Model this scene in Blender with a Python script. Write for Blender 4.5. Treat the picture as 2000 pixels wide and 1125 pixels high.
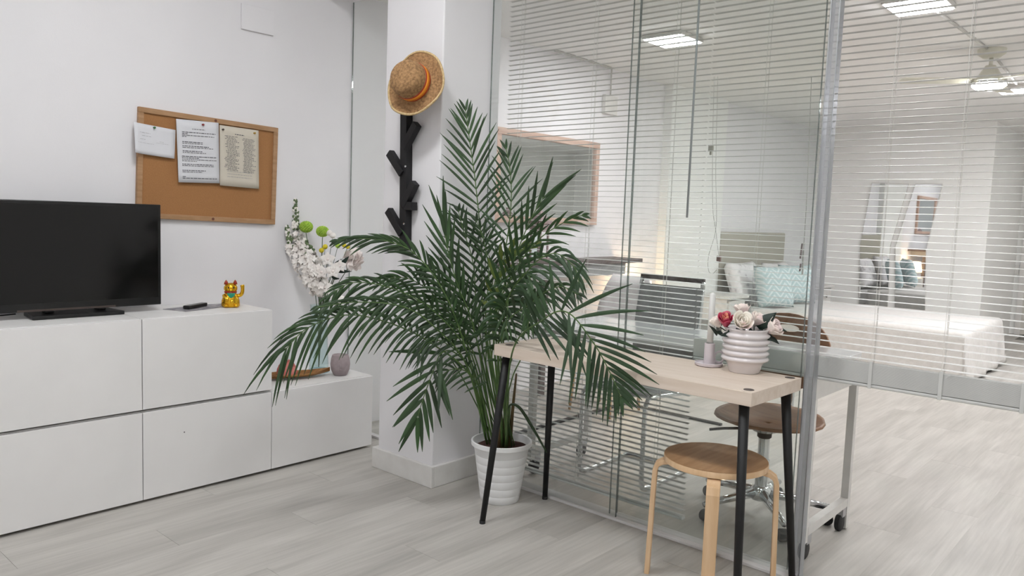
import bpy, bmesh, math, random
from mathutils import Vector, Matrix, noise
random.seed(7)
for o in list(bpy.data.objects): bpy.data.objects.remove(o)
S = bpy.context.scene; C = S.collection
PI = math.pi
# ------------------------------------------------------------------ camera
YAW, PITCH, ROLL, FPX = 0.723296, 0.091484, 0.036123, 1515.45
CAM = Vector((3.64448, -0.682245, 1.252868))
_f = Vector((-math.sin(YAW)*math.cos(PITCH), math.cos(YAW)*math.cos(PITCH), -math.sin(PITCH)))
_r0 = Vector((math.cos(YAW), math.sin(YAW), 0)); _u0 = _r0.cross(_f)
_r = math.cos(ROLL)*_r0 + math.sin(ROLL)*_u0; _u = -math.sin(ROLL)*_r0 + math.cos(ROLL)*_u0
cd = bpy.data.cameras.new('camera'); cam = bpy.data.objects.new('camera', cd); C.objects.link(cam)
cd.sensor_fit = 'HORIZONTAL'; cd.sensor_width = 36; cd.lens = FPX/2000*36; cd.clip_start = .05
cam.matrix_world = Matrix(((_r.x, _u.x, -_f.x, CAM.x), (_r.y, _u.y, -_f.y, CAM.y), (_r.z, _u.z, -_f.z, CAM.z), (0, 0, 0, 1)))
S.camera = cam
def ray(px, py): return _f + _r*((px-1000)/FPX) - _u*((py-562.5)/FPX)
def on(ax, v, px, py):                       # pixel -> point on an axis plane
    d = ray(px, py); return CAM + d*((v-CAM[ax])/d[ax])
def dp(px, py, depth): return CAM + ray(px, py)*depth
# ------------------------------------------------------------------ world, exposure, lamps' power
w = bpy.data.worlds.new('world'); S.world = w; w.use_nodes = True
w.node_tree.nodes['Background'].inputs[0].default_value = (.9, .95, 1, 1)
w.node_tree.nodes['Background'].inputs[1].default_value = .25
vs = S.view_settings; vs.view_transform = 'Standard'; vs.look = 'None'; vs.gamma = 1; vs.use_curve_mapping = False
vs.exposure = 0.0
PANEL_MAIN, PANEL_BED, PANEL_FAR, FAN_LAMP, WARM_LAMP = 49, 80, 165, 52, 18
# ------------------------------------------------------------------ materials
def lin(h):
    h = h.lstrip('#'); c = [int(h[i:i+2], 16)/255 for i in (0, 2, 4)]
    return tuple((x/12.92 if x <= .04045 else ((x+.055)/1.055)**2.4) for x in c)
def new_mat(name):
    m = bpy.data.materials.new(name); m.use_nodes = True
    return m, m.node_tree, m.node_tree.nodes['Principled BSDF']
def pm(name, col, rough=.5, metal=0, col2=None, scale=20, bump=0, bscale=60, stretch=(1, 1, 1), spec=.5, coat=0, trans=0, emit=0, rnd=0, contrast=(.35, .65)):
    m, t, b = new_mat(name); N, L = t.nodes, t.links
    c = lin(col); b.inputs['Base Color'].default_value = (*c, 1)
    b.inputs['Roughness'].default_value = rough; b.inputs['Metallic'].default_value = metal
    b.inputs['Specular IOR Level'].default_value = spec; b.inputs['Coat Weight'].default_value = coat
    b.inputs['Transmission Weight'].default_value = trans
    if emit: b.inputs['Emission Color'].default_value = (*c, 1); b.inputs['Emission Strength'].default_value = emit
    tc = N.new('ShaderNodeTexCoord'); mp = N.new('ShaderNodeMapping'); mp.inputs['Scale'].default_value = stretch
    L.new(tc.outputs['Object'], mp.inputs['Vector'])
    if rnd:
        oi = N.new('ShaderNodeObjectInfo'); cm = N.new('ShaderNodeVectorMath'); cm.operation = 'SCALE'
        cm.inputs[0].default_value = (37, 53, 11); L.new(oi.outputs['Random'], cm.inputs['Scale']); L.new(cm.outputs[0], mp.inputs['Location'])
    c2 = lin(col2) if col2 else tuple(x*.94 for x in c)
    nz = N.new('ShaderNodeTexNoise'); nz.inputs['Scale'].default_value = scale; nz.inputs['Detail'].default_value = 5
    L.new(mp.outputs[0], nz.inputs['Vector'])
    rp = N.new('ShaderNodeValToRGB'); rp.color_ramp.elements[0].position = contrast[0]; rp.color_ramp.elements[1].position = contrast[1]
    rp.color_ramp.elements[0].color = (*c, 1); rp.color_ramp.elements[1].color = (*c2, 1)
    L.new(nz.outputs['Fac'], rp.inputs[0])
    out = rp.outputs[0]
    if rnd:
        hs = N.new('ShaderNodeHueSaturation'); mr = N.new('ShaderNodeMapRange')
        mr.inputs['To Min'].default_value = 1-rnd; mr.inputs['To Max'].default_value = 1+rnd
        L.new(oi.outputs['Random'], mr.inputs['Value']); L.new(mr.outputs[0], hs.inputs['Value']); L.new(out, hs.inputs['Color']); out = hs.outputs[0]
    L.new(out, b.inputs['Base Color'])
    if bump:
        nb = N.new('ShaderNodeTexNoise'); nb.inputs['Scale'].default_value = bscale; nb.inputs['Detail'].default_value = 4
        L.new(mp.outputs[0], nb.inputs['Vector'])
        bp = N.new('ShaderNodeBump'); bp.inputs['Strength'].default_value = bump; bp.inputs['Distance'].default_value = .004
        L.new(nb.outputs['Fac'], bp.inputs['Height']); L.new(bp.outputs[0], b.inputs['Normal'])
    return m
def glass_mat(name, tint, ior=1.5, rough=0.0, refl=1.0, haze=0.0):
    m, t, b = new_mat(name); N, L = t.nodes, t.links; N.remove(b)
    tr = N.new('ShaderNodeBsdfTransparent'); tr.inputs[0].default_value = (*tint, 1)
    gl = N.new('ShaderNodeBsdfGlossy'); gl.inputs['Roughness'].default_value = rough
    lw = N.new('ShaderNodeLayerWeight'); lw.inputs[0].default_value = .5          # Schlick, the same from both sides of a thin pane
    pw = N.new('ShaderNodeMath'); pw.operation = 'POWER'; pw.inputs[1].default_value = 5; L.new(lw.outputs['Facing'], pw.inputs[0])
    mu = N.new('ShaderNodeMath'); mu.operation = 'MULTIPLY_ADD'; mu.inputs[1].default_value = .96*refl; mu.inputs[2].default_value = .04*refl; L.new(pw.outputs[0], mu.inputs[0])
    mx = N.new('ShaderNodeMixShader'); L.new(mu.outputs[0], mx.inputs[0]); L.new(tr.outputs[0], mx.inputs[1]); L.new(gl.outputs[0], mx.inputs[2])
    fin = mx
    if haze:
        df = N.new('ShaderNodeBsdfDiffuse'); df.inputs[0].default_value = (.75, .76, .77, 1)
        m2 = N.new('ShaderNodeMixShader'); m2.inputs[0].default_value = haze
        L.new(mx.outputs[0], m2.inputs[1]); L.new(df.outputs[0], m2.inputs[2]); fin = m2
    L.new(fin.outputs[0], N['Material Output'].inputs[0])
    return m
def floor_mat():
    m, t, b = new_mat('grey_oak_laminate'); N, L = t.nodes, t.links
    tc = N.new('ShaderNodeTexCoord'); oi = N.new('ShaderNodeObjectInfo')
    sc = N.new('ShaderNodeVectorMath'); sc.operation = 'SCALE'; sc.inputs[0].default_value = (31, 47, 0); L.new(oi.outputs['Random'], sc.inputs['Scale'])
    mp = N.new('ShaderNodeMapping'); mp.inputs['Scale'].default_value = (1, .13, 1); L.new(tc.outputs['Object'], mp.inputs[0]); L.new(sc.outputs[0], mp.inputs['Location'])
    n1 = N.new('ShaderNodeTexNoise'); n1.inputs['Scale'].default_value = 9; n1.inputs['Detail'].default_value = 7; n1.inputs['Distortion'].default_value = .6; L.new(mp.outputs[0], n1.inputs[0])
    r1 = N.new('ShaderNodeValToRGB'); e = r1.color_ramp.elements
    e[0].position = .22; e[0].color = (*lin('#a19d97'), 1); e[1].position = .60; e[1].color = (*lin('#bcb8b2'), 1); L.new(n1.outputs['Fac'], r1.inputs[0])
    mp2 = N.new('ShaderNodeMapping'); mp2.inputs['Scale'].default_value = (1, .04, 1); L.new(tc.outputs['Object'], mp2.inputs[0]); L.new(sc.outputs[0], mp2.inputs['Location'])
    n2 = N.new('ShaderNodeTexNoise'); n2.inputs['Scale'].default_value = 70; n2.inputs['Detail'].default_value = 5; L.new(mp2.outputs[0], n2.inputs[0])
    mx = N.new('ShaderNodeMix'); mx.data_type = 'RGBA'; mx.blend_type = 'MULTIPLY'; mx.inputs[0].default_value = .35
    L.new(r1.outputs[0], mx.inputs[6]); L.new(n2.outputs['Fac'], mx.inputs[7])
    hs = N.new('ShaderNodeHueSaturation'); mr = N.new('ShaderNodeMapRange'); mr.inputs['To Min'].default_value = 1.19; mr.inputs['To Max'].default_value = 1.26
    L.new(oi.outputs['Random'], mr.inputs[0]); L.new(mr.outputs[0], hs.inputs['Value']); L.new(mx.outputs[2], hs.inputs['Color']); L.new(hs.outputs[0], b.inputs['Base Color'])
    b.inputs['Roughness'].default_value = .42; b.inputs['Specular IOR Level'].default_value = .35
    bp = N.new('ShaderNodeBump'); bp.inputs['Strength'].default_value = .08; L.new(n2.outputs['Fac'], bp.inputs['Height']); L.new(bp.outputs[0], b.inputs['Normal'])
    return m
def zigzag_mat(name, a, c):
    m, t, b = new_mat(name); N, L = t.nodes, t.links
    tc = N.new('ShaderNodeTexCoord'); sp = N.new('ShaderNodeSeparateXYZ'); L.new(tc.outputs['Object'], sp.inputs[0])
    def M(op, x, y=None):
        n = N.new('ShaderNodeMath'); n.operation = op
        for i, v in enumerate((x, y)):
            if v is None: continue
            if isinstance(v, (int, float)): n.inputs[i].default_value = v
            else: L.new(v, n.inputs[i])
        return n.outputs[0]
    tri = M('ABSOLUTE', M('SUBTRACT', M('FRACT', M('MULTIPLY', sp.outputs['X'], 7.0)), .5))
    v = M('FRACT', M('ADD', M('MULTIPLY', sp.outputs['Z'], 17.0), M('MULTIPLY', tri, 2.6)))
    s = M('GREATER_THAN', v, .62)
    mx = N.new('ShaderNodeMix'); mx.data_type = 'RGBA'; L.new(s, mx.inputs[0]); mx.inputs[6].default_value = (*lin(a), 1); mx.inputs[7].default_value = (*lin(c), 1)
    L.new(mx.outputs[2], b.inputs['Base Color']); b.inputs['Roughness'].default_value = .9
    return m
def emat(name, col, s):
    m, t, b = new_mat(name); N, L = t.nodes, t.links; N.remove(b)
    e = N.new('ShaderNodeEmission'); e.inputs[0].default_value = (*lin(col), 1); e.inputs[1].default_value = s
    L.new(e.outputs[0], N['Material Output'].inputs[0]); return m
M = dict(
    wall=pm('white_wall_paint', '#e8e6e8', .7, col2='#e6e4e6', scale=3, bump=.06, bscale=180),
    wall2=pm('warm_white_wall_paint', '#f0f0ed', .7, col2='#eeeeeb', scale=3, bump=.05, bscale=180),
    ceil=pm('white_ceiling_paint', '#f0efed', .8, col2='#edecea', scale=4, bump=.05, bscale=150),
    base=pm('white_gloss_skirting', '#e2e0dd', .35, col2='#d9d6d2', scale=12),
    floor=floor_mat(),
    slab=pm('grey_screed', '#77746f', .8),
    lam=pm('white_laminate', '#e9e7e6', .38, col2='#e6e4e3', scale=5),
    carc=pm('white_foil', '#e6e4e2', .5, scale=8),
    gap=pm('dark_gap', '#2a2826', .8),
    black=pm('black_plastic', '#0c0c0d', .3, scale=30),
    screen=pm('black_screen', '#060607', .12, spec=.4, scale=6),
    silver=pm('silver_print', '#b9babb', .35, .6),
    pine=pm('pine_frame', '#b08a66', .55, col2='#a07a55', scale=14, stretch=(1, 1, 6), bump=.1),
    knot=pm('pine_knot', '#6d4230', .6),
    cork=pm('cork', '#a9794c', .95, col2='#9d6f45', scale=260, bump=.25, bscale=420),
    paper=pm('white_paper', '#dcdce0', .8, scale=4), cream=pm('cream_paper', '#d2cabb', .8, scale=4),
    ink=pm('grey_ink', '#6e6c70', .8), ink2=pm('black_ink', '#57555b', .8), ink3=pm('faint_ink', '#a6a4a6', .8),
    redpin=pm('red_plastic', '#8e1f22', .3), greenpin=pm('green_plastic', '#2f6a35', .3), yellowpin=pm('yellow_plastic', '#b7922d', .3),
    blackwood=pm('black_stained_wood', '#0d0c0f', .6, col2='#131215', scale=30, stretch=(1, 1, .1), bump=.1),
    straw=pm('woven_straw', '#ae875c', .85, col2='#80603f', scale=95, bump=.9, bscale=150),
    strawedge=pm('straw_edge', '#d6bd92', .85, col2='#b99c6c', scale=150, bump=.6, bscale=200),
    ribbony=pm('yellow_ribbon', '#f0962a', .5, scale=60), ribbonr=pm('red_ribbon', '#b3341f', .5, scale=60),
    leaf=pm('palm_leaf', '#2c4821', .5, col2='#1f3618', scale=9, rnd=.35),
    leafb=pm('blue_green_palm_leaf', '#324c2d', .5, col2='#263e24', scale=9, rnd=.25),
    leafy=pm('yellowing_palm_leaf', '#6e7a34', .45, col2='#4f6428', scale=12, rnd=.1),
    rachis=pm('palm_stalk', '#56713a', .45, col2='#3f5c2c', scale=30), sheath=pm('brown_palm_sheath', '#6b5a34', .7, col2='#4a3a25', scale=60, stretch=(1, 1, .15)),
    potw=pm('white_pot_plastic', '#ebebeb', .35, scale=5), soil=pm('red_brown_soil', '#4d2a22', .95, col2='#2f1a15', scale=70, bump=1, bscale=90),
    birch=pm('white_stained_oak', '#e1d2c4', .5, col2='#d8c7b6', scale=16, stretch=(.25, 3, 3), bump=.05),
    cap=pm('dark_brown_cap', '#4a3f3a', .4),
    tubeb=pm('black_powder_coat', '#0b0b0d', .55, scale=60),
    stoolseat=pm('brown_oak_veneer', '#ac8660', .4, col2='#9a744f', scale=9, stretch=(6, .6, 1), bump=.05),
    stoolw=pm('birch_veneer', '#dfbf9a', .5, col2='#d2ad84', scale=14, stretch=(3, 3, .3)),
    ceramic=pm('white_glazed_ceramic', '#e3dcdc', .22, scale=5, coat=.3), stone=pm('lilac_grey_ceramic', '#d5ccd0', .5, scale=8),
    wax=pm('white_wax', '#ebebe8', .5), mauve=pm('mauve_concrete', '#a39698', .85, col2='#978a8c', scale=40, bump=.15),
    rosew=pm('cream_pink_petal', '#fdf6ea', .6, col2='#f7d9d8', scale=14, contrast=(.42, .62)), roser=pm('crimson_petal', '#b52a50', .5, col2='#d6697c', scale=22),
    rosey=pm('yellow_pink_petal', '#eeb08a', .5, col2='#e07a78', scale=40),
    rosep=pm('pink_petal', '#fbe6e4', .6, col2='#fcf2e6', scale=18), dleaf=pm('dark_leaf', '#22332a', .5, col2='#18261f', scale=20),
    gleaf=pm('green_flower_leaf', '#6f7f5a', .6, col2='#4f6340', scale=20), stemg=pm('green_stem', '#55664a', .6),
    whitep=pm('white_petal', '#f7f3ee', .65, col2='#eee6e0', scale=30), peony=pm('blush_petal', '#fff8f4', .65, col2='#fbefea', scale=25),
    lime=pm('lime_petal', '#b0d04e', .7, col2='#97bb40', scale=50), yel=pm('yellow_petal', '#e0cf2f', .6),
    protea=pm('coral_petal', '#e3928a', .6, col2='#d4756f', scale=25), olive=pm('olive_wood', '#a9793f', .5, col2='#7d5228', scale=18, stretch=(5, .6, 1)),
    vase=glass_mat('clear_vase_glass', (.93, .98, .98)), vbase=glass_mat('aqua_glass_base', (.72, .88, .92)),
    gold=pm('gold_plated_plastic', '#ecbe34', .22, .85, col2='#dfa824', scale=30), teal=pm('teal_enamel', '#1f8f72', .3), redn=pm('red_enamel', '#9c2a1c', .35), dark=pm('dark_enamel', '#2a1c10', .4),
    glass=glass_mat('green_tinted_glass', (.97, .983, .976)), gedge=glass_mat('green_glass_edge', (.42, .47, .45), rough=.1, haze=.15),
    prof=glass_mat('translucent_edge_profile', (.82, .83, .85), rough=.3, refl=.6, haze=.22),
    alu=pm('brushed_aluminium', '#b9babd', .35, .9, scale=40), track=pm('white_floor_track', '#e0dddd', .5),
    slat=pm('white_aluminium_slat', '#d2d2cf', .5, 0, scale=10), cordm=pm('white_cord', '#dfddd8', .8), brown=pm('brown_wood_toggle', '#7a4a3a', .6),
    wand=pm('grey_acrylic_wand', '#a3a4a6', .35),
    chrome=pm('chrome', '#d4d6d8', .12, 1, scale=5), grey=pm('grey_mesh_fabric', '#a3a4a4', .9, col2='#979898', scale=120, bump=.3, bscale=300),
    walnut=pm('walnut_plywood', '#9c7558', .45, col2='#8a644a', scale=10, stretch=(.5, 5, 5)), ply=pm('plywood_edge', '#c2a27c', .6),
    whitem=pm('white_powder_coat', '#dcdad6', .4), whitetop=pm('white_gloss_top', '#e3e5e6', .12, coat=.4, scale=4),
    rubber=pm('black_rubber', '#151517', .6),
    linen=pm('beige_linen', '#b3afa3', .9, col2='#a9a598', scale=80, bump=.2, bscale=300),
    cover=pm('white_matelasse_cover', '#dddad7', .85, col2='#d5d2ce', scale=25, bump=.35, bscale=60),
    teal_c=zigzag_mat('teal_zigzag_cotton', '#b4c8cb', '#d6dfe0'), floral=pm('grey_floral_cotton', '#e8e5e6', .9, col2='#b9b4b8', scale=14, contrast=(.55, .7)),
    sheet=pm('white_sheet', '#e8e6e4', .85),
    mirror=pm('mirror_silver', '#e9ecec', .02, 1, scale=1), mframe=pm('limed_wood_frame', '#cdb3a4', .55, col2='#b89a8a', scale=14, stretch=(1, .3, 3)),
    shelf=pm('dark_grey_brown_wood', '#6d625f', .6, col2='#5c5351', scale=10, stretch=(4, .5, 4)), conduit=pm('light_grey_conduit', '#c4c2bd', .6),
    fan=pm('cream_fan_enamel', '#d8d6c8', .4), lampw=emat('warm_lamp_shade', '#ffd7a8', WARM_LAMP),
    lampc=emat('led_diffuser', '#fbfdff', PANEL_MAIN), lampb=emat('led_diffuser_bedroom', '#fcfcff', PANEL_BED), lampr=emat('led_diffuser_far', '#fcfcff', PANEL_FAR), lampf=emat('fan_light_diffuser', '#fffbf0', FAN_LAMP),
    shell=pm('white_shell_plastic', '#e0dada', .4), door=pm('warm_white_door', '#d8d4cc', .45), doorb=pm('brown_door', '#8a6a50', .5),
    lantern=pm('weathered_pink_grey_wood', '#a89494', .7, col2='#8e7c7c', scale=30),
    print_c=pm('blue_grey_print', '#5f5d68', .5, col2='#aaa6a8', scale=30), box=pm('kraft_cardboard', '#b08a5a', .8),
)
# ------------------------------------------------------------------ helpers
def bm_(): return bmesh.new()
def box(bm, lo, hi, mat=None):
    lo, hi = Vector(lo), Vector(hi); c = (lo+hi)/2; s = hi-lo
    v = bmesh.ops.create_cube(bm, size=1)['verts']
    for q in v:
        q.co = Vector((q.co.x*s.x, q.co.y*s.y, q.co.z*s.z))
        if mat: q.co = mat @ q.co
        q.co += c
    return v
def tube(bm, pts, r, n=8, caps=True):
    pts = [Vector(p) for p in pts]
    rs = r if isinstance(r, (list, tuple)) else [r]*len(pts)
    rings = []; ref = None
    for i, p in enumerate(pts):
        t = (pts[min(i+1, len(pts)-1)] - pts[max(i-1, 0)]).normalized()
        if ref is None:
            ref = Vector((0, 0, 1)) if abs(t.z) < .9 else Vector((1, 0, 0))
        a = t.cross(ref).normalized(); b = t.cross(a).normalized(); ref = -b if (-b).dot(ref) > 0 else b
        a = t.cross(ref).normalized()
        rings.append([bm.verts.new(p + (a*math.cos(2*PI*k/n) + ref*math.sin(2*PI*k/n))*rs[i]) for k in range(n)])
    for i in range(len(rings)-1):
        for k in range(n):
            bm.faces.new((rings[i][k], rings[i][(k+1) % n], rings[i+1][(k+1) % n], rings[i+1][k]))
    if caps:
        try: bm.faces.new(rings[0][::-1]); bm.faces.new(rings[-1])
        except ValueError: pass
def lathe(bm, prof, n=32, c=(0, 0, 0), close=True, mat=None):
    c = Vector(c); rings = []
    for (r, z) in prof:
        if r < 1e-6:
            p = Vector((0, 0, z)); p = mat @ p if mat else p
            rings.append([bm.verts.new(p+c)])
        else:
            rg = []
            for k in range(n):
                p = Vector((r*math.cos(2*PI*k/n), r*math.sin(2*PI*k/n), z)); p = mat @ p if mat else p
                rg.append(bm.verts.new(p+c))
            rings.append(rg)
    for a, b in zip(rings, rings[1:]):
        for k in range(n):
            A = [a[k % len(a)], a[(k+1) % len(a)]] if len(a) > 1 else [a[0]]
            B = [b[(k+1) % len(b)], b[k % len(b)]] if len(b) > 1 else [b[0]]
            if len(A)+len(B) >= 3: bm.faces.new(A+B)
def prism(bm, poly, ax, lo, hi):      # poly in the two other axes, extruded along ax
    def P(u, v, w):
        q = [0, 0, 0]; o = [i for i in range(3) if i != ax]; q[o[0]] = u; q[o[1]] = v; q[ax] = w; return q
    a = [bm.verts.new(P(u, v, lo)) for u, v in poly]; b = [bm.verts.new(P(u, v, hi)) for u, v in poly]
    n = len(poly)
    bm.faces.new(a); bm.faces.new(b[::-1])
    for i in range(n): bm.faces.new((a[i], b[i], b[(i+1) % n], a[(i+1) % n]))
def blob(bm, c, r, seed=0, amp=.15, sc=(1, 1, 1), sub=2, f=2.0):
    vs_ = bmesh.ops.create_icosphere(bm, subdivisions=sub, radius=1)['verts']
    for v in vs_:
        d = v.co.normalized(); k = 1+amp*noise.noise(d*f+Vector((seed*3.1, seed*1.7, seed)))
        v.co = Vector((d.x*sc[0], d.y*sc[1], d.z*sc[2]))*r*k + Vector(c)
def catmull(P, n=8):
    P = [Vector(p) for p in P]; Q = [2*P[0]-P[1]] + P + [2*P[-1]-P[-2]]; out = []
    for i in range(1, len(Q)-2):
        for k in range(n):
            t = k/n; a, b, c, d = Q[i-1:i+3]
            out.append(.5*((2*b)+(c-a)*t+(2*a-5*b+4*c-d)*t*t+(3*b-a-3*c+d)*t**3))
    out.append(P[-1]); return out
def ob(name, bm, mat, parent=None, smooth=False, bevel=0, world=False):
    if world and parent is not None:
        q = parent; base = Vector()
        while q is not None: base += q.location; q = q.parent
        bmesh.ops.translate(bm, verts=bm.verts, vec=-base)
    bmesh.ops.recalc_face_normals(bm, faces=bm.faces)
    me = bpy.data.meshes.new(name); bm.to_mesh(me); bm.free()
    o = bpy.data.objects.new(name, me); C.objects.link(o); me.materials.append(M[mat] if isinstance(mat, str) else mat)
    if smooth:
        for p in me.polygons: p.use_smooth = True
        if smooth == 'auto':
            try: me.set_sharp_from_angle(angle=math.radians(40))
            except Exception: pass
    if bevel:
        b = o.modifiers.new('bevel', 'BEVEL'); b.width = bevel; b.segments = 2; b.limit_method = 'ANGLE'
    if parent is not None: o.parent = parent
    return o
def bx(name, lo, hi, mat, parent=None, bevel=0, world=True):
    b = bm_(); box(b, lo, hi); return ob(name, b, mat, parent, bevel=bevel, world=world)
def thing(name, label, cat, loc=(0, 0, 0), group=None, rotz=0):
    o = bpy.data.objects.new(name, None); C.objects.link(o); o.location = loc; o.rotation_euler.z = rotz; o.empty_display_size = .05
    o['label'] = label; o['category'] = cat
    if group: o['group'] = group
    return o
def tag(o, label, cat, group=None):
    o['label'] = label; o['category'] = cat
    if group: o['group'] = group
    return o
def struct(o): o['kind'] = 'structure'; return o
def rebase(o, loc):                    # move a world-built mesh's origin to its base
    loc = Vector(loc); o.data.transform(Matrix.Translation(-loc)); o.location = loc; return o
# ================================================================== the setting
WX = .02; GY = 2.005; CH = 2.45; MH = 2.9; FW = 9.0; RX = 5.2; BY = -4.2
floor = struct(bx('floor', (WX-.1, BY-.1, -.08), (RX+.1, 12.2, -.009), 'slab'))
pb = bm_(); box(pb, (-.0949, -.6395, -.008), (.0949, .6395, 0)); pl0 = ob('plank', pb, 'floor', floor)
nW, nL = .19, 1.28; first = True
for i in range(21):
    x = WX-.05+nW*(i+.5); off = (i*0.47) % 1.28
    for j in range(-2, 9):
        y = -.64+off+nL*j
        if y-.64 > 11.4 or y+.64 < -1.6: continue
        # leave out what lies wholly behind the camera's left edge
        if x > 4.0: continue
        o = pl0 if first else pl0.copy()
        if not first: C.objects.link(o)
        first = False; o.location = (x, y, 0)
lb = bm_()
for i in range(21, 33):
    x = WX-.05+nW*(i+.5)
    for j in range(-3, 9):
        y = -.64+((i*.47) % 1.28)+nL*j
        if x < RX: box(lb, (x-.0949, y-.6395, -.008), (x+.0949, y+.6395, 0))
for i in range(21):
    x = WX-.05+nW*(i+.5)
    for j in (-4, -3):
        y = -.64+((i*.47) % 1.28)+nL*j
        box(lb, (x-.0949, max(y-.6395, BY), -.008), (x+.0949, y+.6395, 0))
lo_ = ob('far_planks', lb, 'floor', floor); lo_['kind'] = 'stuff'
wl = struct(bx('wall_left', (WX-.15, BY-.1, 0), (WX, 12.2, MH), 'wall'))
struct(bx('wall_back', (WX-.15, BY-.1, 0), (RX+.1, BY, MH), 'wall'))
struct(bx('wall_right', (RX, BY, 0), (RX+.1, 12.2, MH), 'wall2'))
struct(bx('wall_far', (WX, FW, 0), (1.905, FW+.16, CH), 'wall2'))
struct(bx('wall_corridor', (WX, 10.9, 0), (RX, 11.0, CH), 'wall2'))
struct(bx('wall_corridor_side', (1.75, FW+.16, 0), (1.905, 10.9, CH), 'wall2'))
struct(bx('ceiling', (WX, 2.06, CH), (RX, 12.2, CH+.1), 'ceil'))
struct(bx('ceiling_front', (WX-.1, BY, MH), (RX+.1, 1.74, MH+.1), 'ceil'))
struct(bx('trim_1', (WX, 1.73, 2.43), (RX, 2.07, MH+.1), 'wall'))              # beam over the glass partition
pil = struct(bx('wall_pilaster', (WX, 5.35, 0), (.10, 6.40, CH), 'wall2'))
col = struct(bx('wall_column', (.70, 1.70, 0), (1.09, 2.07, MH), 'wall', bevel=.006))
# skirting of the column (mitred boards)
for i, (lo, hi) in enumerate((((.674, 1.682, 0), (1.108, 1.70, .10)), ((1.09, 1.70, 0), (1.108, 1.995, .10)), ((.674, 1.70, 0), (.70, 1.995, .10)))):
    struct(bx('baseboard_column', lo, hi, 'base', bevel=.003))
struct(bx('baseboard_far', (WX+.5, FW-.012, 0), (1.9, FW, .07), 'base'))
# --- glass partition
def pane(name, x0, x1, y, label, z1=2.40):
    t = thing(name, label, 'glass panel', ((x0+x1)/2, y, 0))
    t['kind'] = 'structure'
    bx('pane', (x0+.0028, y-.004, .012), (x1-.0028, y+.004, z1), 'glass', t)
    for xe in (x0, x1): bx('pane_edge', (xe-.0025 if xe == x1 else xe, y-.003, .012), (xe if xe == x1 else xe+.0025, y+.003, z1), 'gedge', t)
    return t
pane('window_1', 1.10, 1.905, 2.000, 'clear glass panel next to the white column')
t2 = pane('window_2', 1.86, 2.648, 2.016, 'clear glass panel behind the round wooden stool')
pane('window_3', 1.878, 2.622, 2.045, 'clear sliding glass door parked behind the fixed panel')
pane('window_4', WX+.004, .698, 2.010, 'narrow glass strip between the left wall and the column')
pb = bm_(); box(pb, (2.648, 2.000, .0), (2.683, 2.034, 2.40)); ep = ob('edge_profile', pb, 'prof', t2, world=True)
pb = bm_(); box(pb, (2.6500, 1.9985, .0), (2.6525, 2.0355, 2.40)); box(pb, (2.6790, 1.9985, .0), (2.6815, 2.0355, 2.40)); ob('edge_lip', pb, 'alu', t2, world=True)
struct(bx('trim_2', (1.09, 1.985, 0), (2.66, 2.062, .012), 'track', bevel=.002))
struct(bx('trim_3', (WX, 1.995, 0), (.70, 2.03, .012), 'track', bevel=.002))
# ================================================================== ceiling lamps
def panel(name, x, y, z, label, mat, s=.29):
    t = thing(name, label, 'ceiling lamp', (x, y, z))
    b = bm_(); box(b, (-s/2, -s/2, -.028), (s/2, s/2, -.001)); ob('housing', b, 'whitem', t, bevel=.004)
    b = bm_(); box(b, (-s/2+.012, -s/2+.012, -.034), (s/2-.012, s/2-.012, -.0285)); ob('diffuser', b, mat, t, bevel=.002)
    return t
panel('ceiling_lamp', .97, 3.83, CH, 'square white LED ceiling lamp above the wall mirror', 'lampb')
panel('ceiling_lamp', 2.43, 3.82, CH, 'square white LED ceiling lamp at the top edge above the bed', 'lampb')
panel('ceiling_lamp', 2.42, 6.82, CH, 'square white LED ceiling lamp behind the ceiling fan', 'lampr')
panel('ceiling_lamp', 1.55, .55, MH, 'square LED ceiling lamp over the white media cabinets', 'lampc', .42)
panel('ceiling_lamp', 3.30, .55, MH, 'square LED ceiling lamp over the small oak table', 'lampc', .42)
panel('ceiling_lamp', 1.9, -2.2, MH, 'square LED ceiling lamp at the back of the front room', 'lampc', .42)
panel('ceiling_lamp', 4.0, -2.0, MH, 'square LED ceiling lamp at the back right of the front room', 'lampc', .42)
panel('ceiling_lamp', 4.4, 3.9, CH, 'added unseen LED fill lamp at the right of the bedroom', 'lampb')  # out-of-view lamp added to brighten the right wall and its mirror reflection
panel('ceiling_lamp', 4.3, 7.0, CH, 'added unseen LED fill lamp at the far right of the bedroom', 'lampr')  # out-of-view lamp added so the far side gets more light
panel('ceiling_lamp', 3.2, 10.0, CH, 'added unseen LED fill lamp in the corridor behind the bedroom', 'lampb', .16)  # out-of-view lamp added to light the corridor end
# ================================================================== media cabinets
X0, XF, HU = WX, .42, .39
def cabinet(y0, y1, z0, label):
    t = thing('storage_cabinet', label, 'cabinet', (.22, (y0+y1)/2, z0), 'white media cabinets along the wall')
    zb = z0+(.012 if z0 < .1 else .004)
    b = bm_(); box(b, (X0+.004, y0+.001, zb), (XF-.021, y1-.001, z0+HU-.0005)); ob('body', b, 'carc', t, world=True, bevel=.001)
    if z0 < .1:
        bx('plinth', (X0+.03, y0+.01, 0), (XF-.035, y1-.01, .0118), 'gap', t)
    else:
        bx('spacer', (X0+.03, y0+.01, z0+.0002), (XF-.035, y1-.01, z0+.0038), 'gap', t)
    dz0 = zb+.001 if z0 < .1 else z0+.009
    bx('door', (XF-.020, y0+.0015, dz0), (XF, y1-.0015, z0+HU-(.004 if z0 < .1 else .002)), 'lam', t, bevel=.0015)
    return t
Y = [.082, .682, 1.282, 1.882]
cabinet(Y[0], Y[1], 0, 'white flat-front cabinet on the floor below the television')
c2 = cabinet(Y[1], Y[2], 0, 'white floor cabinet in the middle with a small dot on its door')
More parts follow.
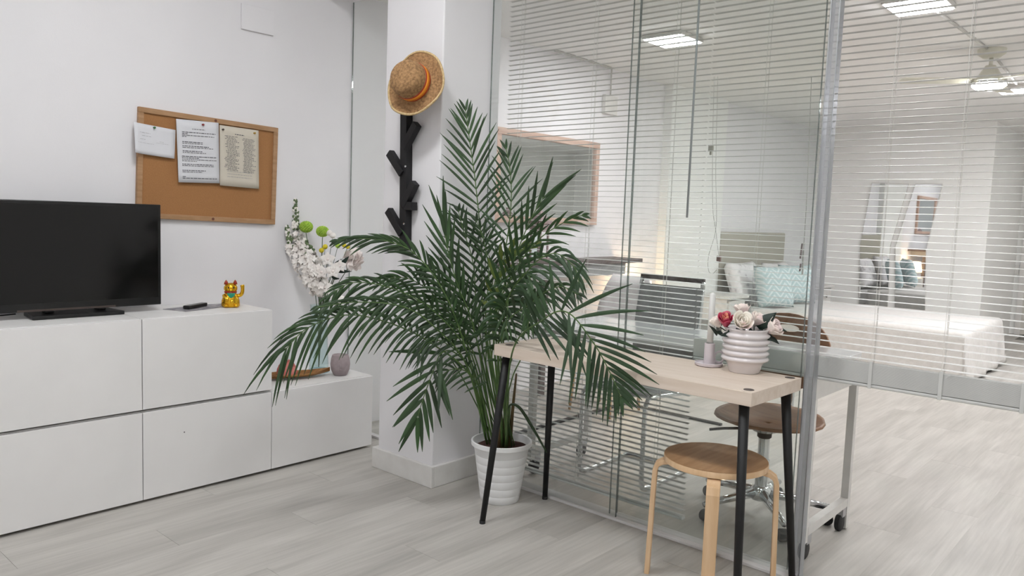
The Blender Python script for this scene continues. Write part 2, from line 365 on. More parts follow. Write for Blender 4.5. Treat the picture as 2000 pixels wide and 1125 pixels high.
cabinet(Y[2], Y[3], 0, 'low white end cabinet beside the column with vase and pot on top')
cabinet(Y[0], Y[1], HU, 'white upper cabinet carrying the television')
cabinet(Y[1], Y[2], HU, 'white upper cabinet carrying the gold cat figurine')
dpos = on(0, XF, 360, 844); b = bm_(); lathe(b, [(0, 0), (.003, 0), (.003, .0012), (0, .0012)], 10, dpos, mat=Matrix.Rotation(PI/2, 4, 'Y')); ob('dot', b, 'ink', c2, world=True)
# ================================================================== television
t = thing('television', 'black flat-screen television standing on the white upper cabinet', 'television', (.2, .51, .78))
ty0, ty1, tz0, tz1, tx = .145, .86, .808, 1.25, .20
bx('rear_housing', (tx-.055, ty0+.05, tz0+.04), (tx-.022, ty1-.05, tz1-.05), 'black', t, bevel=.008)
bx('bezel', (tx-.022, ty0, tz0), (tx, ty1, tz1), 'black', t, bevel=.003)
bx('screen', (tx+.0002, ty0+.014, tz0+.034), (tx+.0012, ty1-.014, tz1-.014), 'screen', t)
lg = bm_(); yc = on(0, tx, 141, 587).y; zc = on(0, tx, 141, 587).z
for k in range(7): box(lg, (tx+.0003, yc-.027+k*.008, zc-.0028), (tx+.0010, yc-.027+k*.008+.0055, zc+.0028))
ob('logo', lg, 'silver', t, world=True)
b = bm_(); box(b, (tx-.012, yc-.20, tz0+.001), (tx+.003, yc+.17, tz0+.009)); ob('lower_strip', b, 'wand' if False else 'cap', t, world=True)
for ny in (.40, .60): bx('stand_neck', (tx-.06, ny, .7962), (tx-.0225, ny+.035, tz0+.03), 'black', t, bevel=.003)
b = bm_(); prism(b, [(tx-.11, .35), (tx+.045, .335), (tx+.045, .685), (tx-.11, .672)], 2, .7803, .7960); ob('stand_base', b, 'black', t, world=True, bevel=.003)
b = bm_(); tube(b, catmull([(.05, -.1, .83), (.06, .15, .80), (.07, .25, .786), (.06, .33, .786)]), .003, 6); tag(ob('power_cable', b, 'rubber'), 'dark cable lying behind the television on the cabinet', 'cable')
# ================================================================== cat figurine, papers, remote
cx, cy = .235, 1.172
t = thing('lucky_cat', 'gold waving cat figurine with a green bib on the cabinet', 'figurine', (cx, cy, .781), rotz=math.radians(-24))
b = bm_(); lathe(b, [(0, 0), (.036, 0), (.042, .006), (.041, .03), (.034, .052), (.026, .066), (.02, .072), (0, .074)], 28)
for v in b.verts: v.co.x *= .85
ob('body', b, 'gold', t, True)
b = bm_(); bmesh.ops.create_uvsphere(b, u_segments=20, v_segments=12, radius=.031)
for v in b.verts: v.co = Vector((v.co.x*.86, v.co.y*1.0, v.co.z*.84+.088))
hd = ob('head', b, 'gold', t, True)
for s in (-1, 1):
    b = bm_(); lathe(b, [(.011, 0), (.008, .012), (.001, .022), (0, .0222)], 12, (0, s*.02, .106)); e = ob('ear', b, 'gold', hd, True)
    b = bm_(); lathe(b, [(0, 0), (.009, .001), (.0065, .012), (.0012, .020), (0, .0202)], 10, (.0055, s*.0205, .107)); ob('inner_ear', b, 'redn', hd, True)
    b = bm_(); blob(b, (.0245, s*.011, .093), .0042, amp=0, sub=1, sc=(.5, 1, 1.1)); ob('eye', b, 'dark', hd, True)
b = bm_(); blob(b, (.026, 0, .081), .009, amp=0, sub=2, sc=(.6, 1.2, .7)); ob('muzzle', b, 'gold', hd, True)
b = bm_(); lathe(b, [(.024, .066), (.029, .068), (.029, .073), (.024, .075)], 24); ob('collar', b, 'redn', t, True)
b = bm_(); prism(b, [(-.02, .068), (.02, .068), (.012, .052), (0, .044), (-.012, .052)], 0, .027, .034)
ob('bib', b, 'teal', t, bevel=.002)
b = bm_(); tube(b, catmull([(0, .030, .052), (.004, .044, .056), (.006, .052, .070), (.006, .053, .092), (.006, .051, .104)], 4), [.009]*8+[.0085]*5+[.0095]*4, 10); ob('raised_arm', b, 'gold', t, True)
b = bm_(); tube(b, catmull([(.012, -.03, .055), (.03, -.026, .045), (.036, -.012, .038)], 4), .009, 10); ob('front_arm', b, 'gold', t, True)
for s in (-1, 1):
    b = bm_(); blob(b, (.03, s*.022, .009), .012, amp=0, sub=2, sc=(1.1, 1, .75)); ob('foot', b, 'gold', t, True)
b = bm_(); blob(b, (.033, .004, .026), .011, amp=0, sub=2, sc=(.5, .9, 1.1)); ob('coin', b, 'gold', t, True)
def sheet(name, pts, z, mat, label, cat, group=None, th=.0012):
    b = bm_(); prism(b, pts, 2, z, z+th); c = sum((Vector(p) for p in pts), Vector((0, 0)))/len(pts)
    return tag(rebase(ob(name, b, mat), (c.x, c.y, z)), label, cat, group)
def q4(cx, cy, w, h, a):
    c, s = math.cos(a), math.sin(a); return [(cx+x*c-y*s, cy+x*s+y*c) for x, y in ((-w/2, -h/2), (w/2, -h/2), (w/2, h/2), (-w/2, h/2))]
sheet('leaflet_paper', q4(.20, 1.00, .14, .2, .3), .7803, 'print_c', 'printed leaflet under the dark remote control', 'leaflet')
sheet('leaflet_paper', q4(.17, 1.13, .12, .18, -.15), .7818, 'print_c', 'grey printed leaflet just behind the gold cat', 'leaflet')
b = bm_(); box(b, (-.016, -.075, 0), (.016, .075, .016)); o = ob('remote_control', b, 'black', bevel=.004); o.location = (.195, 1.02, .7832); o.rotation_euler.z = .55
tag(o, 'dark remote control lying beside the gold cat', 'remote')
# ================================================================== cork board + papers
t = thing('cork_board', 'cork pin board in a pine frame on the left wall', 'pin board', (WX, 1.17, 1.17))
by0, by1, bz0, bz1 = .822, 1.525, 1.178, 1.675; fw = .024; bxx = WX+.02
bx('cork_sheet', (WX+.003, by0+fw*.6, bz0+fw*.6), (WX+.011, by1-fw*.6, bz1-fw*.6), 'cork', t)
for lo, hi in (((WX+.001, by0, bz0), (bxx, by1, bz0+fw)), ((WX+.001, by0, bz1-fw), (bxx, by1, bz1)), ((WX+.001, by0, bz0+fw), (bxx, by0+fw, bz1-fw)), ((WX+.001, by1-fw, bz0+fw), (bxx, by1, bz1-fw))):
    f = bx('frame_rail', lo, hi, 'pine', t, bevel=.002)
for z in (bz0+fw/2, bz1-fw/2):
    b = bm_(); lathe(b, [(0, 0), (.007, 0), (.007, .001), (0, .001)], 12, (bxx, 1.185, z), mat=Matrix.Rotation(PI/2, 4, 'Y')); ob('knot', b, 'knot', t, world=True)
t.rotation_euler.x = math.radians(-1.6)
def dashes(x, y0, y1, z, h, seed, word=(.006, .02)):
    r = random.Random(seed); b = bm_(); y = y0
    return r
def paper(corners, xb, xt, mat, label, pins, lines, curl=0):
    # corners in pixels TL TR BR BL on the board's plane
    P = [on(0, xb, *c) for c in corners]; t = thing('paper_note', label, 'paper', P[3], 'papers pinned to the cork board')
    b = bm_(); n = 8; g = []
    def pt(u, v):
        p = P[0].lerp(P[1], u).lerp(P[3].lerp(P[2], u), v); p = p.copy(); p.x = xb + curl*max(0, .35-u)**2*4*(.3+v) + .004*v; return p
    for j in range(n+1): g.append([b.verts.new(pt(i/n, j/n)) for i in range(n+1)])
    for j in range(n):
        for i in range(n): b.faces.new((g[j][i], g[j][i+1], g[j+1][i+1], g[j+1][i]))
    o = ob('sheet', b, mat, t, True, world=True); s = o.modifiers.new('solid', 'SOLIDIFY'); s.thickness = .0006; s.offset = -1
    bb = {}
    r = random.Random(len(label))
    for (v, u0, u1, hh, ink) in lines:
        b = bb.setdefault(ink, bm_()); u = u0
        while u < u1:
            wd = min(r.uniform(.025, .09), u1-u); q = [pt(u, v), pt(u+wd, v), pt(u+wd, v+hh), pt(u, v+hh)]
            for k in q: k.x += .0013
            b.faces.new([b.verts.new(k) for k in q]); u += wd+.014
    for ink, b in bb.items(): ob('print', b, ink, t, world=True)
    for (u, v, pc) in pins:
        p = pt(u, v); b = bm_(); lathe(b, [(0, 0), (.0045, 0), (.003, .003), (.003, .008), (.005, .0095), (.0045, .011), (0, .0115)], 12, p, mat=Matrix.Rotation(PI/2, 4, 'Y')); ob('pin', b, pc, t, True, world=True)
    return t
L1 = [(.135, .36, .66, .010, 'ink')]+[(.19+.0, .12, .92, .011, 'ink2'), (.215, .12, .25, .011, 'ink2'), (.24, .12, .88, .010, 'ink'), (.262, .12, .22, .01, 'ink'),
    (.345, .12, .6, .011, 'ink2'), (.37, .12, .6, .01, 'ink'), (.41, .12, .75, .011, 'ink2'), (.435, .12, .85, .01, 'ink'), (.49, .12, .6, .011, 'ink2'), (.515, .12, .68, .01, 'ink'),
    (.575, .1, .93, .011, 'ink2'), (.60, .1, .5, .011, 'ink2'), (.625, .1, .93, .01, 'ink'), (.65, .1, .45, .01, 'ink'), (.70, .1, .85, .011, 'ink2'), (.725, .1, .86, .01, 'ink'),
    (.80, .1, .66, .011, 'ink2'), (.825, .1, .58, .01, 'ink'), (.90, .1, .18, .011, 'ink2'), (.925, .1, .93, .011, 'ink2')]
paper([(260, 238), (343, 254), (340, 310), (258, 298)], WX+.024, 0, 'paper', 'white landscape note with a green pin at the left of the cork board', [(.48, .06, 'greenpin')],
      [(.28, .15, .4, .012, 'ink3'), (.38, .2, .42, .012, 'ink3'), (.5, .15, .3, .012, 'ink3'), (.55, .55, .85, .01, 'ink3'), (.5, .62, .72, .01, 'ink3'), (.62, .1, .5, .008, 'ink3')], curl=.05)
paper([(344, 232), (427, 240), (428, 358), (348, 356)], WX+.023, 0, 'paper', 'white printed sheet with a red pin in the middle of the cork board', [(.61, .055, 'redpin')], L1)
L3 = [(.115, .38, .62, .012, 'ink2')]
rr = random.Random(3)
for k in range(32):
    v = .16+k*.0225
    if k < 26: L3 += [(v, .1+rr.random()*.1, .38+rr.random()*.12, .008, 'ink'), (v+.01, .56+rr.random()*.06, .8+rr.random()*.12, .008, 'ink')]
    elif k % 2 == 0: L3 += [(v, .18, .82, .007, 'ink3')]
paper([(429, 244), (505, 255), (505, 369), (429, 362)], WX+.0235, 0, 'cream', 'cream two-column printed sheet with a yellow pin on the cork board', [(.07, .07, 'cap'), (.88, .055, 'yellowpin')], L3)
# wall junction cover
b = bm_(); P = [on(0, WX, 470, 8), on(0, WX, 533, 20), on(0, WX, 531, 70), on(0, WX, 469, 57)]
tag(rebase(bx('junction_box_cover', (WX+.0005, P[0].y, P[2].z), (WX+.012, P[1].y, P[0].z+.005), 'wall', bevel=.002), (WX, P[0].y, P[2].z)), 'white square junction cover high on the left wall', 'wall plate')
# ================================================================== column: coat rack and hat
t = thing('coat_rack', 'black wooden branch coat rack screwed to the white column', 'coat rack', (.885, 1.695, 1.08))
def bar(bm, a, b_, w, d):
    a, b_ = Vector(a), Vector(b_); z = (b_-a).normalized(); y = Vector((0, 1, 0)); y = (y-z*y.dot(z)).normalized(); x = y.cross(z)
    m = Matrix((x, y, z)).transposed().to_4x4(); c = (a+b_)/2; L = (b_-a).length
    v = bmesh.ops.create_cube(bm, size=1)['verts']
    for q in v: q.co = m @ Vector((q.co.x*w, q.co.y*d, q.co.z*L)) + c
b = bm_(); bar(b, (.892, 1.679, 1.08), (.874, 1.679, 1.93), .044, .038); ob('post', b, 'blackwood', t, world=True, bevel=.002)
for a, e in (((.886, 1.665, 1.545), (.972, 1.664, 1.652)), ((.882, 1.665, 1.43), (.786, 1.664, 1.528)), ((.892, 1.665, 1.285), (.968, 1.664, 1.390)), ((.888, 1.665, 1.155), (.786, 1.664, 1.262)), ((.874, 1.665, 1.80), (.92, 1.60, 1.86))):
    b = bm_(); bar(b, a, e, .036, .03); ob('hook', b, 'blackwood', t, world=True, bevel=.002)
b = bm_(); box(b, (.905, 1.652, 1.266), (.957, 1.69, 1.303)); ob('hook', b, 'blackwood', t, world=True, bevel=.002)
for px, py in ((792, 325), (789, 437)):
    p = on(1, 1.660, px, py); b = bm_(); lathe(b, [(0, 0), (.006, 0), (.005, .002), (0, .0025)], 12, p, mat=Matrix.Rotation(PI/2, 4, 'X')); ob('screw', b, 'chrome', t, world=True)
hc = dp(810, 163, 3.36)
tow = (CAM-hc).normalized(); left = -_r; axis = (tow*.80+(left*.82+_u*.55)*.58).normalized()
hx = axis.orthogonal().normalized(); hy = axis.cross(hx); HM = Matrix((hx, hy, axis)).transposed().to_4x4()
t = thing('straw_hat', 'woven straw hat with a red and yellow ribbon hanging on the coat rack', 'hat', hc)
def wav(a): return .008*math.sin(a*2+.6)+.004*math.sin(5*a)
b = bm_(); n = 56; rings = []
for r, z in ((.078, .0), (.10, -.003), (.125, -.004), (.143, -.001), (.145, -.004), (.125, -.008), (.10, -.007), (.076, -.004)):
    rings.append([b.verts.new(HM @ Vector((r*.99*math.cos(2*PI*k/n), r*.93*math.sin(2*PI*k/n), z+wav(2*PI*k/n)*(r-.07)/.07))) for k in range(n)])
for A, B in zip(rings, rings[1:]):
    for k in range(n): b.faces.new((A[k], A[(k+1) % n], B[(k+1) % n], B[k]))
ob('brim', b, 'straw', t, True)
b = bm_(); tube(b, [HM @ Vector((.145*.99*math.cos(2*PI*k/n), .145*.93*math.sin(2*PI*k/n), -.002+wav(2*PI*k/n)*1.07)) for k in range(n+1)], .0055, 6); ob('brim_edge', b, 'strawedge', t, True)
b = bm_(); lathe(b, [(.081, -.004), (.081, .03), (.080, .055), (.075, .078), (.064, .093), (.034, .1015), (0, .103)], 40, mat=HM); ob('crown', b, 'straw', t, True)
for nm, m_, z0, z1, rr_ in (('ribbon_red', 'ribbonr', .002, .009, .0830), ('ribbon_yellow', 'ribbony', .009, .030, .0835), ('ribbon_red', 'ribbonr', .030, .037, .0828)):
    b = bm_(); lathe(b, [(rr_-.003, z0), (rr_, z0+.001), (rr_-.0005, z1-.001), (rr_-.004, z1)], 48, mat=HM); ob(nm, b, m_, t, True)
# ================================================================== small oak table
t = thing('side_table', 'small whitewashed oak table with splayed black legs by the glass', 'table', (2.1, 1.76, 0))
TZ = .74; tb = [(1.552, 1.592), (2.652, 1.572), (2.662, 1.944), (1.562, 1.950)]
b = bm_(); prism(b, tb, 2, TZ-.044, TZ); ob('tabletop', b, 'birch', t, world=True, bevel=.0015)
legs = []
for (tx_, ty_), (fx, fy) in (((1.590, 1.628), (1.545, 1.565)), ((1.596, 1.915), (1.546, 1.968)), ((2.612, 1.612), (2.66, 1.545)), ((2.622, 1.912), (2.672, 1.966))):
    b = bm_(); tube(b, [(tx_, ty_, TZ-.0445), (fx, fy, .004)], [.0165, .0115], 16); lg = ob('leg', b, 'tubeb', t, True, world=True)
    b = bm_(); lathe(b, [(.0125, .0), (.0125, .012), (.011, .013)], 14, (fx, fy, 0)); ob('foot_cap', b, 'rubber', lg, True, world=True)
    b = bm_(); lathe(b, [(0, 0), (.017, 0), (.016, .0012), (0, .0014)], 20, (tx_+.012, ty_, TZ)); ob('leg_mount_cap', b, 'cap', t, world=True)
# candle + holder
p = on(2, TZ, 1384, 714)
t = thing('candle_holder', 'white ceramic chamberstick with a ring handle on the oak table', 'candle holder', p)
b = bm_(); lathe(b, [(0, 0), (.044, 0), (.049, .004), (.050, .012), (.047, .013), (.045, .008), (.02, .006), (.0185, .02), (.0185, .075), (.019, .082), (.015, .083), (.0135, .078), (0, .078)], 36); ob('dish_and_stem', b, 'stone', t, 'auto')
b = bm_(); hv = (_r*.7+_f*.0).normalized(); tube(b, [Vector((0, 0, .033))+Vector((_r0.x, _r0.y, 0))*(.036+.017*math.cos(a))+Vector((0, 0, .02*math.sin(a))) for a in [2*PI*k/16 for k in range(17)]], .0035, 8); ob('ring_handle', b, 'stone', t, True)
b = bm_(); lathe(b, [(0, .0785), (.0115, .0785), (.0112, .20), (.0108, .258), (.008, .263), (.003, .266), (0, .266)], 20)
o = ob('candle', b, 'wax', None, True); o.location = p; tag(o, 'tall white candle standing in the ceramic holder', 'candle')
# ribbed flower pot
p = on(2, TZ, 1453, 726)
t = thing('flower_pot', 'white glazed ribbed flower pot on the oak table', 'flower pot', p)
pr = [(0, 0), (.050, 0), (.053, .004), (.058, .025), (.068, .044)]
for k in range(5):
    z = .050+k*.0205; R = [.080, .0795, .079, .080, .079][k]
    pr += [(R-.002, z-.006), (R+.002, z), (R-.002, z+.005), (R-.010, z+.010)]
pr += [(.074, .150), (.078, .156), (.075, .157), (.069, .150), (.066, .12), (0, .118)]
b = bm_(); lathe(b, pr, 48); ob('pot_body', b, 'ceramic', t, True)
b = bm_(); lathe(b, [(.0665, .122), (.045, .128), (0, .132)], 24); ob('filling', b, 'dleaf', t, True)
PC = Vector(p)
def petal_sheet(bm, c, ax, ang, r, h, width, curl, base=.3):
    x = ax.orthogonal().normalized(); y = ax.cross(x); n, m = 5, 5; g = []
    for j in range(m+1):
        v = j/m; row = []
        for i in range(n+1):
            u = (i/n-.5)*2; a = ang+u*width*(.6+.4*math.sin(PI*min(1, v*.8+.2)))
            rad = r*(base+(1-base)*math.sin(v*PI*.55)) + curl*r*max(0, v-.7)*2
            zz = h*v*(1-.12*u*u*v)
            row.append(bm.verts.new(c+(x*math.cos(a)+y*math.sin(a))*rad+ax*zz))
        g.append(row)
    for j in range(m):
        for i in range(n): bm.faces.new((g[j][i], g[j][i+1], g[j+1][i+1], g[j+1][i]))
def rose(name, c, ax, r, h, mat, label, inner=None, group='artificial roses in the ribbed pot', foot=None):
    t = thing(name, label, 'flower', foot or c, group); ax = ax.normalized(); k = 0
    for ring, (rr_, hh, nn, cu) in enumerate(((.28, .95, 2, .0), (.5, 1.0, 3, .05), (.75, .98, 4, .15), (1.0, .9, 5, .35))):
        for q in range(nn):
            b = bm_(); petal_sheet(b, c-ax*h*.35, ax, q*2*PI/nn+ring*.7, r*rr_, h*hh, PI/nn*1.25, cu)
            o = ob('petal', b, inner if (inner and ring < 2) else mat, t, True, world=True); s = o.modifiers.new('solid', 'SOLIDIFY'); s.thickness = .0012
    b = bm_(); e = (foot or c); tube(b, catmull([c-ax*h*.3, (c+e)/2-Vector((0, 0, .005)), e], 4), .0022, 6); ob('stem', b, 'dleaf', t, True, world=True)
    return t
def at_pot(px, py, dd=0): return dp(px, py, (PC-CAM).dot(_f)+dd)
top = PC+Vector((0, 0, .128)); up = Vector((0, 0, 1)); rr0 = Vector((_r0.x, _r0.y, 0)); toc = -Vector((_f.x, _f.y, 0)).normalized()
rose('rose', at_pot(1417, 629, -.02), up*.7+toc*.5-rr0*.2, .022, .055, 'roser', 'crimson rose bud with a yellowish heart at the left of the ribbed pot', 'rosey', foot=top-rr0*.03)
rose('rose', at_pot(1448, 631, -.055), up*.55+toc*.75, .030, .052, 'rosew', 'large cream and pink rose at the front of the ribbed pot', foot=top+toc*.03)
rose('rose', at_pot(1450, 609, .02), up*.9-rr0*.1, .024, .045, 'rosep', 'pale pink rose rising at the back of the bunch', foot=top)
rose('rose', at_pot(1477, 628, -.01), up*.75+rr0*.35+toc*.3, .024, .048, 'rosew', 'cream rosebud between the large rose and the right rose', foot=top+rr0*.02)
rose('rose', at_pot(1506, 642, -.03), up*.5+rr0*.65+toc*.5, .029, .05, 'rosep', 'cream pink rose leaning out at the right of the pot', foot=top+rr0*.04)
rose('rose', at_pot(1401, 632, .02), up*.7-rr0*.5, .018, .04, 'rosew', 'small cream rosebud leaning out beside the candle', foot=top-rr0*.04)
def flat_leaf(bm, a, b_, wd, nrm, bend=.0, n=7):
    a, b_ = Vector(a), Vector(b_); d = b_-a; L = d.length; s = d.cross(nrm).normalized(); nn = s.cross(d).normalized(); rows = []
    for i in range(n+1):
        v = i/n; w_ = wd*math.sin(PI*min(1, .06+.94*v)**.75)*(1-.05*v); p_ = a+d*v+nn*bend*L*math.sin(PI*v)
        rows.append([bm.verts.new(p_-s*w_/2+nn*w_*.12), bm.verts.new(p_), bm.verts.new(p_+s*w_/2+nn*w_*.12)])
    for A, B in zip(rows, rows[1:]):
        for k in range(2): bm.faces.new((A[k], A[k+1], B[k+1], B[k]))
t = thing('rose_foliage', 'dark green leaves filling the rim of the ribbed pot', 'foliage', top)
for a, e, wd in (((1480, 640), (1517, 610), .045), ((1400, 655), (1384, 635), .016), ((1412, 655), (1395, 648), .02), ((1440, 655), (1437, 640), .03), ((1462, 655), (1466, 640), .03), ((1490, 655), (1516, 668), .028), ((1500, 658), (1522, 672), .02), ((1512, 640), (1538, 648), .014), ((1430, 655), (1406, 655), .022), ((1420, 655), (1424, 642), .02), ((1480, 655), (1490, 642), .03)):
    b = bm_(); flat_leaf(b, at_pot(*a, -.02), at_pot(*e, -.04), wd, tow*.6+up*.5, .08); o = ob('leaf', b, 'dleaf', t, True, world=True); s = o.modifiers.new('solid', 'SOLIDIFY'); s.thickness = .001
# ================================================================== stool
sc = Vector((2.45, 1.77, 0))
t = thing('stool', 'round four-legged bentwood stool in front of the glass', 'stool', sc)
b = bm_(); lathe(b, [(0, .4485), (.172, .4485), (.175, .4495), (.174, .4500), (.0, .4502)], 56); ob('seat_veneer', b, 'stoolseat', t)
b = bm_(); lathe(b, [(0, .426), (.170, .426), (.176, .429), (.1765, .4445), (.175, .4484), (0, .4484)], 56); ob('seat', b, 'stoolw', t, 'auto')
def bent_leg(a):
    c, s = math.cos(a), math.sin(a); d = Vector((c, s, 0)); e = Vector((-s, c, 0)); b = bm_()
    path = [(.09, .4173), (.155, .4173), (.180, .413), (.197, .402), (.204, .382), (.207, .30), (.214, .0)]
    rows = []
    for i, (r_, z) in enumerate(path):
        q = path[min(i+1, len(path)-1)]; q0 = path[max(i-1, 0)]; tv = Vector((q[0]-q0[0], q[1]-q0[1])).normalized(); nv = Vector((-tv.y, tv.x))
        if i == 0: nv = Vector((0, 1))
        if i == len(path)-1: nv = Vector((1, 0))
        row = []
        for sx, sn in ((-1, -1), (1, -1), (1, 1), (-1, 1)):
            h_ = .0085*sn; row.append(b.verts.new(d*(r_+nv.x*h_)+e*(sx*.0215)+Vector((0, 0, max(0, z+nv.y*h_ if i < len(path)-1 else 0)))))
        rows.append(row)
    for A, B in zip(rows, rows[1:]):
        for k in range(4): b.faces.new((A[k], A[(k+1) % 4], B[(k+1) % 4], B[k]))
    b.faces.new(rows[0]); b.faces.new(rows[-1][::-1]); return b
a0 = math.atan2(_r0.y, _r0.x)
for k in range(4):
    lg = ob('leg', bent_leg(a0-PI/2+math.radians(74)+k*PI/2), 'stoolw', t, bevel=.002)
# ================================================================== palm
PX, PY = 1.405, 1.822
t = thing('palm_pot', 'white tapered plastic planter with faint rings on the floor', 'planter', (PX, PY, 0))
prf = [(0, .0), (.083, .0), (.086, .003)]
for k in range(1, 7):
    z = .035*k; R = .086+.037*z/.25; prf += [(R-.0002, z-.002), (R-.0010, z), (R-.0001, z+.002)]
prf += [(.123, .243), (.1275, .248), (.134, .250), (.1345, .268), (.132, .270), (.126, .269), (.122, .24), (.118, .235), (0, .235)]
b = bm_(); lathe(b, prf, 56); ob('pot_body', b, 'potw', t, 'auto')
b = bm_(); lathe(b, [(.1205, .2355), (.10, .243), (.05, .247), (0, .248)], 28)
for v in b.verts: v.co.z += .004*noise.noise(v.co*60)
ob('soil', b, 'soil', t, True)
D0 = (Vector((PX, PY, .4))-CAM).dot(_f)
palm = thing('areca_palm', 'large areca palm with arching dark green fronds in the white planter', 'palm', (PX, PY, .245))
nleaf = 0; LIMIT = 300
def frond(pts, s0=.4, n=18, L=.24, droop=.35, ang=(62, 22), w_=.015, facing=1.0, mat='leaf', base=(0, 0), parts=True, stem=.0042, sides=(1, -1), lprof=None, lsc=(1, 1), seed=0):
    global nleaf
    r = random.Random(seed*7+len(pts)); b0 = Vector((PX+base[0], PY+base[1], .245))
    path = catmull([b0]+[dp(x, y, D0+d) for x, y, d in pts], 10)
    cum = [0]
    for a, c in zip(path, path[1:]): cum.append(cum[-1]+(c-a).length)
    def at(s):
        d = s*cum[-1]
        for i in range(len(cum)-1):
            if cum[i+1] >= d:
                f_ = (d-cum[i])/max(1e-6, cum[i+1]-cum[i]); return path[i].lerp(path[i+1], f_), (path[i+1]-path[i]).normalized()
        return path[-1], (path[-1]-path[-2]).normalized()
    b = bm_(); tube(b, path, [stem*(1-.75*cum[i]/cum[-1])+.0006 for i in range(len(path))], 6)
    fr = ob('frond', b, 'rachis', palm, True, world=True)
    join = bm_(); cnt = 0
    for k in range(n):
        u = k/(n-1); s = s0+(1-s0)*u*.985; p_, T = at(s); F = (CAM-p_).normalized()*facing+Vector((0, 0, 1))*(1-facing); A = T.cross(F).normalized()
        lp = (math.sin(PI*(.14+.80*u))**.8) if lprof is None else lprof(u)
        for si, sd in enumerate((1, -1)):
            if sd not in sides: continue
            a = math.radians(ang[0]+(ang[1]-ang[0])*u+r.uniform(-6, 6)); ll = L*lp*lsc[si]*r.uniform(.88, 1.1)
            d0 = (T*math.cos(a)+A*sd*math.sin(a)+F*r.uniform(-.12, .16)).normalized()
            bb = bm_() if (parts and nleaf < LIMIT) else join
            m_ = 6; rows = []; sdv = None; dr = droop*r.uniform(.75, 1.25)
            for j in range(m_+1):
                v = j/m_; q = p_+d0*ll*v+Vector((0, 0, -1))*ll*dr*v*v; tv = (d0+Vector((0, 0, -2*dr*v))).normalized()
                sd_ = tv.cross(F).normalized(); nn = sd_.cross(tv)
                if q.y > 1.968: q.y = 1.968-.2*(q.y-1.968)
                hw = w_*.46*(math.sin(PI*(.10+.88*v**.8))**.8)
                rows.append([bb.verts.new(q-sd_*hw-nn*hw*.25), bb.verts.new(q+nn*hw*.1), bb.verts.new(q+sd_*hw-nn*hw*.25)])
            for A_, B_ in zip(rows, rows[1:]):
                for z in range(2): bb.faces.new((A_[z], A_[z+1], B_[z+1], B_[z]))
            if bb is not join:
                ob('leaflet', bb, mat, fr, True, world=True); nleaf += 1
            else: cnt += 1
    if cnt:
        o = ob('leaflet_mass', join, mat, fr, True, world=True); o['kind'] = 'stuff'
    else: join.free()
    return fr
# the big, readable fronds first (their leaflets are single objects)
frond([(946, 640, -.02), (940, 480, -.03), (929, 360, -.04), (918, 280, -.05), (909, 212, -.06)], .58, 19, .235, .10, (58, 14), .013, base=(.0, .01), seed=1, lsc=(1, 1))
frond([(1000, 690, -.45), (1060, 625, -.72), (1108, 610, -.80), (1158, 668, -.82), (1190, 725, -.80), (1214, 778, -.78)], .61, 20, .235, .13, (82, 18), .0155, base=(.05, -.03), mat='leafb', seed=2)
frond([(930, 740, -.04), (890, 690, -.12), (862, 690, -.18), (846, 725, -.2), (826, 780, -.2), (815, 818, -.2)], .66, 8, .215, .10, (46, 16), .021, base=(-.02, -.03), seed=3, lprof=lambda u: 1.05-.35*u)
frond([(922, 740, -.08), (845, 672, -.2), (767, 633, -.3), (680, 615, -.36), (602, 640, -.40), (556, 684, -.42)], .46, 24, .165, .62, (58, 22), .0135, base=(-.05, -.04), seed=4, lprof=lambda u: .62+.5*u-.25*max(0, u-.75)*4*.3)
frond([(955, 640, -.06), (985, 500, -.10), (998, 400, -.12), (996, 330, -.13), (988, 288, -.14)], .60, 15, .20, .12, (54, 18), .012, base=(.03, .0), mat='leafb', seed=5)
frond([(928, 650, -.07), (895, 560, -.12), (875, 490, -.14), (868, 440, -.15)], .50, 12, .215, .02, (38, 8), .0165, base=(-.03, -.01), seed=6, lprof=lambda u: .8+.2*u)
frond([(965, 640, -.15), (1000, 520, -.28), (1036, 430, -.34), (1062, 385, -.36)], .55, 12, .20, .08, (42, 16), .0155, base=(.03, -.02), seed=7, lprof=lambda u: .85+.15*u)
frond([(915, 700, -.10), (872, 580, -.18), (815, 500, -.22), (760, 472, -.26), (700, 466, -.3), (655, 470, -.32)], .45, 22, .15, .28, (36, 8), .0135, base=(-.04, -.03), seed=8)
# the fuller fronds behind and around them
frond([(918, 700, -.08), (850, 610, -.2), (770, 565, -.28), (690, 552, -.32), (640, 580, -.36)], .42, 20, .16, .45, (54, 18), .013, base=(-.05, -.02), parts=True, seed=9)
frond([(925, 690, -.05), (860, 590, -.12), (800, 545, -.16), (740, 545, -.2)], .45, 20, .18, .35, (52, 16), .0135, base=(-.03, .0), seed=10)
frond([(985, 620, -.3), (1030, 530, -.45), (1080, 495, -.52), (1120, 520, -.55), (1132, 555, -.56)], .45, 22, .165, .65, (62, 24), .0135, base=(.04, -.01), mat='leafb', seed=11)
frond([(975, 650, -.25), (1005, 560, -.38), (1030, 535, -.42), (1042, 585, -.45), (1030, 640, -.46)], .45, 18, .135, .55, (58, 25), .013, base=(.03, -.03), seed=12)
frond([(968, 640, -.2), (1000, 540, -.3), (1050, 470, -.4), (1110, 430, -.46), (1140, 420, -.5)], .55, 14, .16, .25, (44, 16), .012, base=(.03, .02), seed=13)
frond([(935, 640, -.02), (925, 520, -.04), (905, 450, -.06), (895, 410, -.07)], .50, 14, .19, .15, (48, 16), .014, base=(-.01, .02), seed=14)
frond([(950, 650, -.04), (955, 540, -.06), (945, 470, -.08), (930, 430, -.09)], .50, 14, .18, .18, (54, 20), .013, base=(.01, .02), seed=15)
frond([(940, 770, -.06), (915, 728, -.1), (880, 722, -.14), (856, 742, -.16)], .55, 9, .115, .4, (66, 20), .012, base=(-.03, -.02), seed=16)
